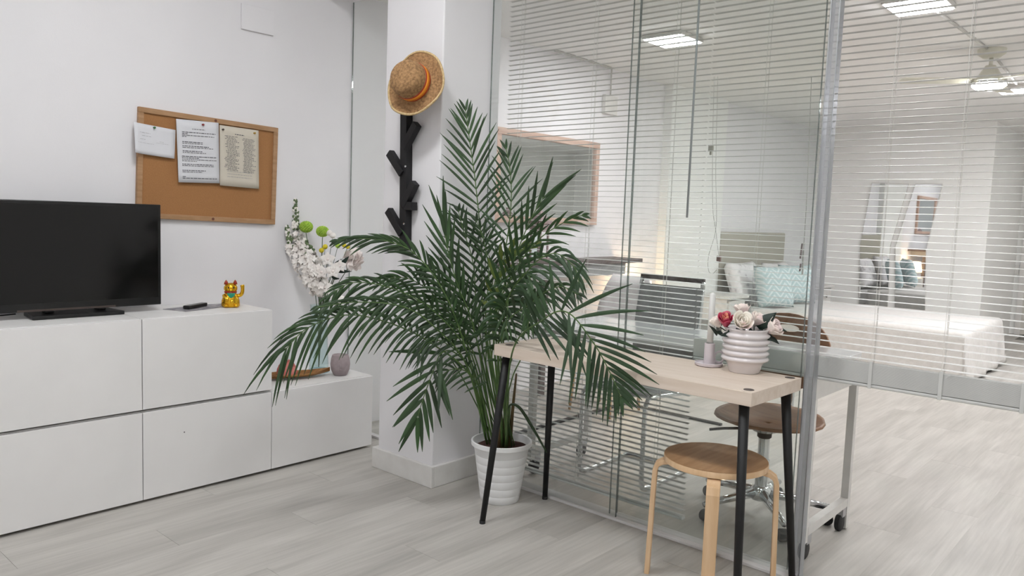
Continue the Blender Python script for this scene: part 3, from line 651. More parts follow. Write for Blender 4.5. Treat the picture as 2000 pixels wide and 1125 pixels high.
frond([(915, 720, -.1), (870, 670, -.2), (838, 668, -.26), (818, 690, -.28)], .55, 10, .15, .75, (50, 20), .013, base=(-.04, -.03), seed=17)
frond([(972, 690, -.2), (985, 620, -.3), (992, 590, -.34), (988, 650, -.37)], .5, 10, .12, .5, (56, 22), .013, base=(.02, -.02), seed=18)
frond([(960, 620, -.12), (965, 560, -.16), (985, 505, -.2), (1018, 482, -.24), (1048, 476, -.26)], .62, 7, .12, .15, (40, 10), .022, base=(.02, .0), mat='leafy', seed=19)
frond([(920, 690, -.06), (870, 620, -.14), (820, 590, -.2), (760, 590, -.24), (720, 605, -.26)], .45, 15, .14, .5, (56, 20), .0125, base=(-.04, -.01), seed=20)
frond([(980, 660, -.28), (1040, 590, -.5), (1090, 560, -.62), (1130, 575, -.68)], .5, 14, .16, .45, (56, 20), .013, base=(.05, -.02), seed=21)
frond([(930, 660, -.05), (885, 560, -.1), (850, 520, -.14), (825, 530, -.16)], .45, 14, .18, .35, (54, 20), .0135, base=(-.02, .01), seed=22)
frond([(912, 715, -.12), (850, 640, -.26), (790, 600, -.34), (700, 590, -.40), (620, 600, -.46)], .45, 18, .15, .5, (54, 18), .0125, base=(-.05, -.04), seed=23)
# bare stalks, one hanging leaf, sheaths
for k, (bx_, by_, pts) in enumerate(((.05, .03, [(990, 800, -.08), (1000, 740, -.1), (1018, 700, -.12)]), (.045, .02, [(988, 790, -.06), (995, 720, -.08), (1004, 690, -.1)]), (-.05, .01, [(915, 760, -.03), (880, 700, -.06)]), (-.02, .03, [(930, 740, 0), (905, 640, -.02), (880, 570, -.04)]), (.0, .03, [(950, 730, 0), (958, 620, -.02), (962, 540, -.03)]), (.02, .03, [(960, 730, 0), (975, 600, -.1), (980, 520, -.12)]))):
    b = bm_(); tube(b, catmull([Vector((PX+bx_, PY+by_, .245))]+[dp(x, y, D0+d) for x, y, d in pts], 6), .0028, 6); ob('stalk', b, 'rachis', palm, True, world=True)
b = bm_(); pth = catmull([Vector((PX+.06, PY+.0, .245)), dp(992, 800, D0-.12), dp(1012, 794, D0-.14), dp(1040, 835, D0-.16), dp(1068, 884, D0-.16)], 8)
tube(b, pth, [.0022]*8+[.003+.0035*math.sin(PI*i/(len(pth)-9)) for i in range(len(pth)-8)], 4); ob('leaflet', b, 'leaf', palm, True, world=True)
for k in range(11):
    a = k*2.4; rr_ = .012+.034*random.random(); b = bm_(); x, y = PX+rr_*1.2*math.cos(a), PY+rr_*math.sin(a); h = random.uniform(.16, .34)
    tube(b, [(x, y, .243), (x+.2*(x-PX), y+.2*(y-PY), .243+h*.5), (x+.5*(x-PX), y+.5*(y-PY), .243+h)], [.0095, .0075, .004], 7); ob('stem_sheath', b, 'sheath' if k % 3 else 'rachis', palm, True, world=True)
# ================================================================== low cabinet: vase, bouquet, protea, face pot
VX, VY, VZ = .168, 1.715, HU+.0008
t = thing('flower_vase', 'tall clear glass vase with a blue tinted base on the low cabinet', 'vase', (VX, VY, VZ))
b = bm_(); lathe(b, [(0, .014), (.050, .014), (.052, .03), (.046, .15), (.043, .30), (.050, .36), (.0475, .36), (.0405, .30), (.0435, .15), (.049, .03), (.047, .018), (0, .018)], 36); ob('vase_body', b, 'vase', t, True)
b = bm_(); lathe(b, [(0, 0), (.054, 0), (.056, .004), (.053, .0138), (0, .0139)], 36); ob('vase_base', b, 'vbase', t, True)
DV = (Vector((VX, VY, .8))-CAM).dot(_f); vf = Vector((VX, VY, VZ+.024))
def vp_(px, py, d=0): return dp(px, py, DV+d)
def stem(t, a, e, r_=.0022):
    mid = Vector((VX, VY, VZ+.34))+(Vector(a)-Vector((VX, VY, a.z)))*.18
    b = bm_(); tube(b, catmull([a, mid, e], 6), r_, 6); ob('stem', b, 'stemg', t, True, world=True)
def floret(bm, c, ax, r, n=5):
    x = ax.orthogonal().normalized(); y = ax.cross(x); rot = random.random()*6
    for k in range(n):
        a = rot+2*PI*k/n; d = x*math.cos(a)+y*math.sin(a); e = ax.cross(d)
        v = [c, c+d*r*.5+e*r*.42+ax*r*.15, c+d*r+ax*r*.3*random.uniform(.4, 1.2), c+d*r*.5-e*r*.42+ax*r*.15]
        bm.faces.new([bm.verts.new(q) for q in v])
def delphinium(path, label, k0):
    pts = catmull(path, 16); t = thing('delphinium', label, 'flower', vf, 'flowers in the glass vase'); N_ = len(pts); R_ = random.Random(k0)
    stem(t, pts[-1], vf)
    b = bm_(); tube(b, pts, .002, 5); ob('spike_stem', b, 'gleaf', t, True, world=True)
    b = bm_(); g = bm_()
    for i in range(N_):
        u = i/(N_-1)                                           # 0 tip
        for q in range(3 if u < .35 else 4):
            d = Vector((R_.uniform(-1, 1), R_.uniform(-1, 1), R_.uniform(-.6, .8))).normalized(); rad = .009+.036*min(1, u*1.35)
            c = pts[i]+d*rad
            if c.x < WX+.03: c.x = WX+.03
            if u < .38: blob(g if R_.random() < .5 else b, c, .0062+.005*u, amp=.1, sub=1, sc=(1, 1, 1.3))
            else: floret(b, c, (d+Vector((.3, -.3, 0))).normalized(), .012+.012*u)
    o = ob('florets', b, 'whitep', t, False, world=True); o['kind'] = 'stuff'
    o = ob('buds', g, 'gleaf', t, True, world=True); o['kind'] = 'stuff'
delphinium([vp_(563, 392, .02), vp_(575, 445, .0), vp_(598, 505, -.02), vp_(622, 565, -.02)], 'tallest white delphinium spike leaning left in the glass vase', 1)
delphinium([vp_(538, 442, .02), vp_(562, 475, .0), vp_(590, 515, -.03), vp_(620, 560, -.04)], 'shorter white delphinium spike at the far left of the bouquet', 2)
delphinium([vp_(598, 472, -.04), vp_(606, 495, -.05), vp_(615, 525, -.06), vp_(626, 568, -.05)], 'white blossom spike in the middle of the bouquet', 5)
def ball(px, py, r_, label, d=0):
    c = vp_(px, py, d); t = thing('green_pompon', label, 'flower', vf, 'flowers in the glass vase'); stem(t, c-Vector((0, 0, r_*.9)), vf)
    b = bm_(); blob(b, c, r_*.86, amp=.03, sc=(1, 1, .85), sub=3)
    for k in range(120):
        z = 1-2*(k+.5)/120; a = k*2.39996; q = Vector((math.sqrt(1-z*z)*math.cos(a), math.sqrt(1-z*z)*math.sin(a), z*.85)); blob(b, c+q*r_*.88, r_*.16, amp=0, sub=1)
    o = ob('flower_head', b, 'lime', t, True, world=True)
ball(598, 443, .036, 'left lime green pompon flower above the white blossoms', .0); ball(630, 452, .034, 'right lime green pompon flower beside the palm frond', -.02)
def orchid(px, py, r_, label, d=0):
    c = vp_(px, py, d); t = thing('white_orchid', label, 'flower', vf, 'flowers in the glass vase'); stem(t, c, vf); ax = ((CAM-c).normalized()+Vector((0, 0, .2))).normalized(); x = ax.cross(Vector((0, 0, 1))).normalized(); y = x.cross(ax)
    for k in range(5):
        a = PI/2+2*PI*k/5; dd = x*math.cos(a)+y*math.sin(a); b = bm_(); flat_leaf(b, c, c+dd*r_+ax*r_*.1, r_*(.95 if k in (1, 4) else .7), ax, .12); o = ob('petal', b, 'whitep', t, True, world=True); s = o.modifiers.new('solid', 'SOLIDIFY'); s.thickness = .001
    b = bm_(); blob(b, c+ax*r_*.14, r_*.17, amp=.2); ob('lip', b, 'peony', t, True, world=True)
orchid(640, 507, .042, 'white orchid bloom in the upper middle of the bouquet', -.07); orchid(650, 530, .044, 'white orchid bloom below the upper one in the bouquet', -.08)
orchid(628, 532, .04, 'white orchid bloom left of the bouquet centre', -.09); orchid(634, 562, .045, 'lowest white orchid bloom hanging over the vase neck', -.07); orchid(664, 520, .036, 'white orchid bloom next to the peony', -.05)
orchid(660, 585, .04, 'white orchid bloom half hidden behind the palm leaves', -.05)
def small_ball(pxs, r_, mat, label, name, d=-.03):
    t = thing(name, label, 'flower', vf, 'flowers in the glass vase'); c0 = None
    for px, py in pxs:
        c = vp_(px, py, d); b = bm_(); blob(b, c, r_, amp=.2, f=5); ob('flower_head', b, mat, t, True, world=True); c0 = c
    stem(t, c0, vf, .0015)
small_ball([(628, 489), (635, 482)], .014, 'yel', 'yellow button flowers under the right green pompon', 'yellow_button_flower')
small_ball([(672, 479), (679, 482)], .012, 'yel', 'yellow button flowers peeping out above the peony', 'yellow_button_flower')
small_ball([(660, 480)], .014, 'lime', 'small lime flower next to the yellow buttons', 'lime_button_flower')
small_ball([(643, 455), (650, 460)], .016, 'whitep', 'small white flower head right of the green pompons', 'white_button_flower')
c = vp_(690, 507, -.01); t = thing('peony', 'blush white peony at the right side of the bouquet', 'flower', vf, 'flowers in the glass vase'); stem(t, c, vf)
R_ = random.Random(11)
for k in range(64):
    d = Vector((R_.gauss(0, 1), R_.gauss(0, 1), R_.gauss(0, 1))).normalized(); b = bm_(); s_ = d.orthogonal().normalized(); dq = Vector((d.x*.8, d.y*.8, d.z*1.25)); flat_leaf(b, c+dq*.014, c+dq*.016+(dq*.8+s_*R_.uniform(-.5, .5)).normalized()*.048, .046, s_.cross(d)+d*.2, .2, 4); ob('petal', b, 'peony', t, True, world=True)
t = thing('bouquet_leaves', 'dark leaves between the orchids and the peony', 'foliage', vf)
for a, e in (((655, 528), (688, 530)), ((652, 520), (668, 505)), ((648, 540), (664, 545)), ((668, 515), (682, 500)), ((645, 555), (630, 575)), ((620, 540), (612, 575))):
    b = bm_(); flat_leaf(b, vp_(*a, -.03), vp_(*e, -.04), .022, tow, .1); ob('leaf', b, 'dleaf', t, True, world=True)
stem(t, vp_(650, 545, -.02), vf)
# mauve face pot
p = on(2, HU, 667, 733); p = Vector((p.x-.012, p.y+.0, HU+.0006))
t = thing('face_pot', 'mauve grey concrete pot with an embossed face on the low cabinet', 'pot', p)
b = bm_(); lathe(b, [(0, 0), (.032, 0), (.036, .004), (.048, .03), (.0515, .058), (.048, .088), (.043, .105), (.0415, .108), (.038, .107), (.036, .09), (0, .088)], 44); ob('pot_body', b, 'mauve', t, True)
fd = Vector((CAM.x-p.x, CAM.y-p.y, 0)).normalized(); sd = Vector((-fd.y, fd.x, 0))
b = bm_(); blob(b, fd*.0500+Vector((0, 0, .056)), .009, amp=0, sc=(.5, .5, 1.7)); ob('nose', b, 'mauve', t, True)
b = bm_(); blob(b, fd*.0485+Vector((0, 0, .036)), .011, amp=0, sc=(.6, .6, .35)); ob('lips', b, 'mauve', t, True)
for s in (-1, 1):
    b = bm_(); tube(b, [fd*.049*math.cos(a)+sd*.049*math.sin(a)+Vector((0, 0, .066-.06*(a*s-.28)**2)) for a in [s*(.14+.04*k) for k in range(8)]], .0016, 6); ob('closed_eye', b, 'mauve', t, True)
# protea on wooden leaf dish
p = Vector((.225, 1.515, HU+.0006))
t = thing('wooden_dish', 'leaf-shaped olive wood dish on the low cabinet', 'dish', p); dd = Vector((.30, .954, 0)).normalized(); ds = Vector((dd.y, -dd.x, 0))
b = bm_(); n, m_ = 20, 6; g = []
for i in range(n+1):
    u = i/n; wd = .062*math.sin(PI*(.03+.97*u)**.85)**.8; row = []
    for j in range(-m_, m_+1):
        v = j/m_; row.append(b.verts.new(dd*(u-.45)*.36+ds*wd*v+Vector((0, 0, .004+.020*v*v+.030*max(0, u-.6)**2*4))))
    g.append(row)
for i in range(n):
    for j in range(2*m_): b.faces.new((g[i][j], g[i][j+1], g[i+1][j+1], g[i+1][j]))
o = ob('dish_bowl', b, 'olive', t, True); s = o.modifiers.new('solid', 'SOLIDIFY'); s.thickness = .005; s.offset = -.9
t = thing('protea', 'coral pink artichoke-shaped flower lying in the wooden dish', 'flower', p+Vector((0, -.03, .012)))
for ring in range(5):
    for k in range(9):
        a = 2*PI*(k+.5*(ring % 2))/9; el = .15+ring*.27; b = bm_(); d = Vector((math.cos(a)*math.cos(el*.9), math.sin(a)*math.cos(el*.9), math.sin(el*.9))); c = Vector((0, 0, .038))
        tp = c+Vector((d.x*.042, d.y*.042, d.z*.055)); st = c+Vector((d.x*.045, d.y*.045, -.028+ring*.008)); flat_leaf(b, st, tp, .028, d, .1, 5); ob('petal', b, 'protea', t, True)
b = bm_(); blob(b, (0, 0, .036), .036, amp=.05, sc=(1, 1, 1.05)); ob('heart', b, 'protea', t, True)
# ================================================================== blinds
def slat_mesh(x0, x1, wd=.025, cam_=.0022, n=4):
    b = bm_(); rows = []
    for i in range(n+1):
        v = i/n*2-1; rows.append((b.verts.new((x0, v*wd/2, -cam_*v*v)), b.verts.new((x1, v*wd/2, -cam_*v*v))))
    for A, B in zip(rows, rows[1:]): b.faces.new((A[0], A[1], B[1], B[0]))
    return b
BYA = 2.10
def thick_slat(x0, x1, wd=.025, cam_=.0022, th=.0016, n=4):
    b = bm_(); up_, dn = [], []
    for i in range(n+1):
        v = i/n*2-1; z = -cam_*v*v
        up_.append((b.verts.new((x0, v*wd/2, z)), b.verts.new((x1, v*wd/2, z)))); dn.append((b.verts.new((x0, v*wd/2, z-th)), b.verts.new((x1, v*wd/2, z-th))))
    for i in range(n):
        b.faces.new((up_[i][0], up_[i][1], up_[i+1][1], up_[i+1][0])); b.faces.new((dn[i][0], dn[i+1][0], dn[i+1][1], dn[i][1]))
        for e in (0, 1): b.faces.new((up_[i][e], up_[i+1][e], dn[i+1][e], dn[i][e]))
    for i in (0, n): b.faces.new((up_[i][0], up_[i][1], dn[i][1], dn[i][0]))
    return b
def blind(name, x0, x1, y, zs, stack, label, cords, rail_w):
    t = thing(name, label, 'blind', ((x0+x1)/2, y, 0)); h = (x1-x0)/2
    s0 = ob('slat', slat_mesh(-h, h), 'slat', t, True); first = True
    for z in zs:
        o = s0 if first else s0.copy()
        if not first: C.objects.link(o)
        first = False; o.location = (0, 0, z)
    s1 = ob('slat', thick_slat(-h, h), 'slat', t) if stack else None
    for i, z in enumerate(stack):
        o = s1 if i == 0 else s1.copy()
        if i: C.objects.link(o)
        o.location = (0, random.uniform(-.0002, .0002), z)
    zb = min(zs+stack)-.012
    b = bm_(); box(b, (-h, -.0125, zb-.006), (h, .0125, zb+.006)); ob('bottom_rail', b, 'slat', t, bevel=.004)
    b = bm_(); box(b, (-h, -.0135, 2.405), (h, .0135, 2.43)); ob('head_rail', b, 'slat', t, bevel=.002)
    for cx_ in cords:
        for dy in (-.0135, .0135):
            b = bm_(); tube(b, [(cx_-(x0+x1)/2, dy, 2.405), (cx_-(x0+x1)/2, dy, zb)], .0007, 5); ob('ladder_cord', b, 'cordm', t)
        b = bm_(); tube(b, [(cx_-(x0+x1)/2+.006, 0, 2.405), (cx_-(x0+x1)/2+.006, 0, zb)], .0008, 5); ob('lift_cord', b, 'cordm', t)
        if stack:
            b = bm_(); box(b, (cx_-(x0+x1)/2-.006, -.0165, zb-.008), (cx_-(x0+x1)/2+.006, -.0140, max(stack)+.006)); ob('ladder_bunch', b, 'slat', t, bevel=.001)
    return t
PT = .0226
zsA = [2.395-PT*i for i in range(104)]
blind('venetian_blind', 1.115, 2.166, BYA, zsA, [], 'white venetian blind lowered to the floor next to the column', [1.2, 1.62, 2.02], 0)
zsB = [2.395-PT*i for i in range(71)]
st = [zsB[-1]-.012-.0021*i for i in range(33)]
tB = blind('venetian_blind', 2.172, 3.72, BYA, zsB, st, 'white venetian blind half raised in front of the bed', [2.40, 2.84, 3.055, 3.28], 0)
p0 = on(1, BYA-.03, 1366, 0); p1 = on(1, BYA-.03, 1340, 425)
b = bm_(); tube(b, [(p0.x, BYA-.03, 2.40), (p1.x+.004, BYA-.03, p1.z)], .0045, 8); tag(rebase(ob('tilt_wand', b, 'wand', None, True), (p1.x, BYA-.03, p1.z)), 'grey tilt wand hanging in front of the lowered blind', 'blind wand')
t = thing('pull_cord', 'looped white blind cord with a brown toggle beside the pillar', 'cord', on(1, BYA+.04, 1390, 530))
def bp_(px, py, y=BYA+.03): return on(1, y, px, py)
b = bm_(); tube(b, catmull([bp_(1395, 150), bp_(1392, 280), bp_(1392, 400), bp_(1398, 450), bp_(1404, 498)], 6), .0012, 5); ob('cord', b, 'cordm', t, True, world=True)
b = bm_(); tube(b, catmull([bp_(1402, 150), bp_(1398, 330), bp_(1399, 440), bp_(1384, 500), bp_(1384, 528), bp_(1392, 534), bp_(1400, 527)], 6), .0012, 5); ob('cord', b, 'cordm', t, True, world=True)
q = bp_(1404, 505); b = bm_(); box(b, q-Vector((.008, .006, .011)), q+Vector((.008, .006, .011))); ob('toggle', b, 'brown', t, world=True, bevel=.002)
q = bp_(1389, 285); b = bm_(); box(b, q-Vector((.010, .004, .018)), q+Vector((.010, .004, .0))); box(b, q-Vector((.003, .004, .035)), q+Vector((.003, .004, -.018))); ob('cleat', b, 'cap' if False else 'linen', t, world=True)
t = thing('pull_cord', 'twisted blind cord with tassel hanging near the glass edge', 'cord', bp_(1566, 540))
b = bm_(); tube(b, catmull([bp_(1585, 150), bp_(1576, 380), bp_(1570, 480), bp_(1568, 535)], 6), .0014, 5); ob('cord', b, 'cordm', t, True, world=True)
for a, e, m_ in (((1567, 475), (1563, 505), 'lantern'), ((1569, 490), (1567, 536), 'cordm'), ((1564, 515), (1562, 530), 'lantern')):
    b = bm_(); tube(b, [bp_(*a), bp_(*e)], .0032, 6); ob('tassel', b, m_, t, True, world=True)
# ================================================================== white rolling desk
t = thing('rolling_desk', 'white metal desk on casters behind the glass partition', 'desk', (1.95, 2.40, 0))
DX0, DX1, DY0, DY1, DZ = 1.27, 2.636, 2.155, 2.655, .748
bx('desktop', (DX0, DY0, DZ-.018), (DX1, DY1, DZ), 'whitetop', t, bevel=.002)
for x in (DX1-.030, DX0): bx('side_apron', (x, DY0+.003, DZ-.125), (x+.030, DY1-.003, DZ-.0185), 'whitem', t, bevel=.001)
bx('rear_rail', (DX0+.03, DY1-.03, DZ-.06), (DX1-.03, DY1-.005, DZ-.0185), 'whitem', t)
for x in (DX1-.030, DX0):
    for y in (DY0+.003, DY1-.033):
        lg = bx('leg', (x, y, .075), (x+.030, y+.030, DZ-.1255), 'whitem', t, bevel=.001)
    bx('foot_bar', (x, DY0+.035, .10), (x+.030, DY1-.035, .135), 'whitem', t, bevel=.001)
for x in (DX1-.015, DX0+.015):
    for y in (DY0+.05, DY1-.06):
        b = bm_(); lathe(b, [(0, -.012), (.030, -.012), (.036, -.008), (.036, .008), (.030, .012), (0, .012)], 20, (x-.004, y, .036), mat=Matrix.Rotation(PI/2, 4, 'Y')); cs = ob('caster', b, 'rubber', t, 'auto', world=True)
        b = bm_(); box(b, (x-.012, y-.012, .062), (x+.012, y+.03, .0995)); ob('caster_bracket', b, 'alu', cs, world=True)
for y in (DY1-.033,): bx('leg_extension', (DX1-.030, y, .004), (DX1, y+.028, .0745), 'whitem', t, bevel=.001)
# ================================================================== plywood swivel chair
t = thing('swivel_chair', 'brown plywood swivel chair with chrome star base at the desk', 'chair', (2.31, 2.505, 0))
sx, sy = 2.31, 2.505
b = bm_(); g = []
for i in range(9):
    v = i/8; row = []
    for j in range(13):
        a = 2*PI*j/12; r_ = .01+.215*v; row.append(b.verts.new((sx+r_*1.06*math.cos(a), sy+.03+r_*math.sin(a), .405+.030*v**3+(.012*v if math.sin(a) > .4 else 0))))
    g.append(row)
for A, B in zip(g, g[1:]):
    for k in range(12): b.faces.new((A[k], A[k+1], B[k+1], B[k]))
bmesh.ops.remove_doubles(b, verts=b.verts, dist=1e-5)
o = ob('seat', b, 'walnut', t, True, world=True); s = o.modifiers.new('sub', 'SUBSURF'); s.render_levels = s.levels = 1; s = o.modifiers.new('solid', 'SOLIDIFY'); s.thickness = .012
# back: rounded-top plate with an oval handle hole, slightly curved
yb = 2.765; b = bm_(); n = 28; out_, inn = [], []
pc = on(1, yb, 1548, 640)
for k in range(n):
    a = 2*PI*k/n; ca, sa = math.cos(a), math.sin(a)
    X_, Z_ = .205*ca, .15*sa if sa > 0 else .20*sa
    xi, zi = .05*ca+.004, .017*sa+.082
    def P_(X, Z): return Vector((sx-.032+X, yb-.7*X*X, .715+Z))
    out_.append(b.verts.new(P_(X_, Z_))); inn.append(b.verts.new(P_(xi, zi)))
mid = []
for k in range(n):
    p_ = (out_[k].co+inn[k].co)/2; X = p_.x-sx+.032; p_.y = yb-.7*X*X; mid.append(b.verts.new(p_))
for A, B in ((out_, mid), (mid, inn)):
    for k in range(n): b.faces.new((A[k], A[(k+1) % n], B[(k+1) % n], B[k]))
o = ob('backrest', b, 'walnut', t, True, world=True); s = o.modifiers.new('solid', 'SOLIDIFY'); s.thickness = .012; s.offset = 0
b = bm_(); tube(b, catmull([(sx, sy+.05, .39), (sx, yb-.03, .395), (sx, yb+.012, .44), (sx, yb+.012, .60)], 6), .012, 8); ob('back_support', b, 'chrome', t, True, world=True)
b = bm_(); lathe(b, [(0, .10), (.028, .10), (.028, .25), (.024, .251), (.024, .37), (.05, .375), (.06, .395), (0, .396)], 24, (sx, sy, 0)); ob('gas_lift', b, 'chrome', t, 'auto', world=True)
b = bm_(); lathe(b, [(.0245, .345), (.03, .35), (.03, .372), (.0245, .374)], 20, (sx, sy, 0)); ob('collar', b, 'rubber', t, True, world=True)
b = bm_(); tube(b, [(sx-.03, sy-.02, .385), (sx-.14, sy-.10, .375), (sx-.19, sy-.135, .366)], .006, 8); ob('lever', b, 'rubber', t, True, world=True)
b = bm_(); lathe(b, [(0, .075), (.04, .075), (.048, .09), (.045, .12), (.03, .135), (0, .136)], 24, (sx, sy, 0)); ob('hub', b, 'chrome', t, 'auto', world=True)
for k in range(5):
    a = math.radians(25)+2*PI*k/5; d = Vector((math.cos(a), math.sin(a), 0)); c0 = Vector((sx, sy, 0))
    b = bm_(); tube(b, [c0+d*.03+Vector((0, 0, .105)), c0+d*.15+Vector((0, 0, .092)), c0+d*.285+Vector((0, 0, .075))], [.022, .018, .013], 8)
    ob('base_arm', b, 'chrome', t, True, world=True)
    c = c0+d*.272+Vector((0, 0, .026)); e = Vector((-d.y, d.x, 0)); b = bm_(); rm = Matrix((d, Vector((0, 0, 1)), e)).transposed().to_4x4(); lathe(b, [(0, -.018), (.022, -.018), (.026, -.012), (.026, .012), (.022, .018), (0, .018)], 18, c, mat=rm); ob('caster', b, 'rubber', t, 'auto', world=True)
# ================================================================== grey cantilever chair at the desk
t = thing('cantilever_chair', 'grey sling cantilever chair with chrome tube frame behind the desk', 'chair', (1.62, 2.58, 0))
xl, xr = 1.445, 1.80; yf, yk = 2.36, 2.80
for x in (xl, xr):
    pth = catmull([(x, yk, .014), (x, yf+.06, .014), (x, yf+.01, .03), (x, yf, .09), (x, yf, .36), (x, yf+.015, .42), (x, yf+.07, .44), (x, yk-.08, .42), (x, yk-.02, .44), (x, yk, .50), (x, yk+.05, .96)], 6)
    b = bm_(); tube(b, pth, .0115, 10); ob('frame_tube', b, 'chrome', t, True, world=True)
b = bm_(); tube(b, [(xl, yk, .014), (xr, yk, .014)], .0115, 8); ob('rear_floor_tube', b, 'chrome', t, True, world=True)
b = bm_(); box(b, (xl-.006, yk+.04, .955), (xr+.006, yk+.062, .978)); ob('top_bar', b, 'cap', t, world=True, bevel=.003)
b = bm_(); g = []
for j in range(9):
    v = j/8; z = .50+.43*v; y = yk+.05*(z-.5)/.46-.004-.02*math.sin(PI*v); g.append([b.verts.new((xl+(xr-xl)*i/4, y, z)) for i in range(5)])
for A, B in zip(g, g[1:]):
    for k in range(4): b.faces.new((A[k], A[k+1], B[k+1], B[k]))
o = ob('backrest', b, 'grey', t, True, world=True); s = o.modifiers.new('solid', 'SOLIDIFY'); s.thickness = .006
b = bm_(); g = []
for j in range(9):
    v = j/8; y = yf+.03+(yk-.07-yf)*v; g.append([b.verts.new((xl+(xr-xl)*i/4, y, .447-.02*v-.012*math.sin(PI*i/4))) for i in range(5)])
for A, B in zip(g, g[1:]):
    for k in range(4): b.faces.new((A[k], A[k+1], B[k+1], B[k]))
o = ob('seat', b, 'grey', t, True, world=True); s = o.modifiers.new('solid', 'SOLIDIFY'); s.thickness = .006
# ================================================================== left wall of the rear room
t = thing('wall_console', 'dark wooden console shelf with grey apron under the framed mirror', 'console', (.2, 3.8, .0))
bx('shelf_board', (WX+.002, 2.5, .925), (.30, 4.68, .957), 'shelf', t, bevel=.002)
bx('apron', (WX+.002, 2.5, .835), (.27, 4.48, .9245), 'grey', t)
for y in (2.52, 3.5, 4.42): bx('leg', (.20, y, 0), (.25, y+.05, .8345), 'shelf', t)
t = thing('wall_mirror', 'wide mirror in a limed wood frame behind the blind', 'mirror', (WX, 3.78, 1.21))
my0, my1, mz0, mz1 = 3.18, 4.366, 1.212, 1.852
bx('mirror_glass', (WX+.004, my0+.03, mz0+.03), (WX+.016, my1-.03, mz1-.03), 'mirror', t)
for lo, hi in (((WX+.002, my0, mz0), (WX+.036, my1, mz0+.045)), ((WX+.002, my0, mz1-.045), (WX+.036, my1, mz1)), ((WX+.002, my0, mz0+.045), (WX+.036, my0+.045, mz1-.045)), ((WX+.002, my1-.045, mz0+.045), (WX+.036, my1, mz1-.045))):
    bx('frame_rail', lo, hi, 'mframe', t, bevel=.002)
q = Vector((.19, 3.50, .9575))
t = thing('lantern', 'weathered house-shaped lantern on the dark console', 'lantern', q)
bx('lantern_base', q+Vector((-.05, -.05, 0)), q+Vector((.05, .05, .015)), 'lantern', t)
for sx_ in (-1, 1):
    for sy_ in (-1, 1): bx('corner_post', q+Vector((sx_*.042-.006, sy_*.042-.006, .0155)), q+Vector((sx_*.042+.006, sy_*.042+.006, .20)), 'lantern', t)
bx('top_frame', q+Vector((-.05, -.05, .2005)), q+Vector((.05, .05, .255)), 'lantern', t)
bx('eaves', q+Vector((-.06, -.06, .2555)), q+Vector((.06, .06, .275)), 'lantern', t)
b = bm_(); lathe(b, [(.068, .2755), (.03, .33), (.012, .345), (.012, .36), (0, .361)], 4, q, mat=Matrix.Rotation(PI/4, 4, 'Z')); ob('lantern_roof', b, 'lantern', t, world=True)
bx('lantern_pane', q+Vector((-.036, -.044, .018)), q+Vector((.036, -.042, .199)), 'vase', t)
# white shell chair under the console's end
t = thing('shell_chair', 'white rounded shell chair in front of the dark console', 'chair', (.78, 3.55, 0))
b = bm_(); g = []
for j in range(13):
    v = j/12; row = []
    if v < .5: yy, zz = 3.30+.42*v*2, .44-.03*math.sin(PI*v*2)
    else: yy, zz = 3.72+.10*(v-.5)*2, .44+.44*(v-.5)*2
    hw = .22*(1-.35*max(0, v-.7)/.3*max(0, v-.7)/.3) if v > .7 else .22
    for i in range(9):
        u = i/8*2-1; row.append(b.verts.new((.78+hw*u, yy-.05*u*u*(1 if v > .5 else 0), zz+.05*u*u*(1 if v < .6 else .2))))
    g.append(row)
for A, B in zip(g, g[1:]):
    for k in range(8): b.faces.new((A[k], A[k+1], B[k+1], B[k]))
o = ob('shell', b, 'shell', t, True, world=True); s = o.modifiers.new('solid', 'SOLIDIFY'); s.thickness = .008
for x, y in ((.62, 3.36), (.94, 3.36), (.62, 3.70), (.94, 3.70)):
    b = bm_(); tube(b, [(x*.85+.78*.15, y*.85+3.53*.15, .43), (x, y, .002)], [.014, .009], 10); ob('leg', b, 'stoolw', t, True, world=True)
# small warm lamp behind the console's end
t = thing('table_lamp', 'small warm glowing lamp low behind the grey cantilever chair', 'lamp', (.20, 4.85, 0))
b = bm_(); lathe(b, [(0, 0), (.13, 0), (.13, .50), (.12, .505), (0, .505)], 24, (.20, 4.85, 0)); ob('stand_block', b, 'whitem', t, 'auto', world=True)
b = bm_(); lathe(b, [(0, .506), (.05, .506), (.05, .515), (.008, .52), (.008, .60)], 20, (.20, 4.85, 0)); ob('lamp_foot', b, 'chrome', t, 'auto', world=True)
b = bm_(); lathe(b, [(.10, .60), (.075, .76), (.0745, .76), (.099, .60)], 28, (.20, 4.85, 0)); ob('lamp_shade', b, 'lampw', t, True, world=True)
b = bm_()
for lo, hi in (((.765, 2.62, .0005), (.795, 3.785, .014)), ((.795, 3.755, .0005), (1.50, 3.785, .014))): box(b, lo, hi)  # thin black L-shaped strip lying on the floor
tag(rebase(ob('black_strip', b, 'rubber', bevel=.003), (1.0, 3.4, .0005)), 'black strip on the floor beyond the white desk', 'cable cover')
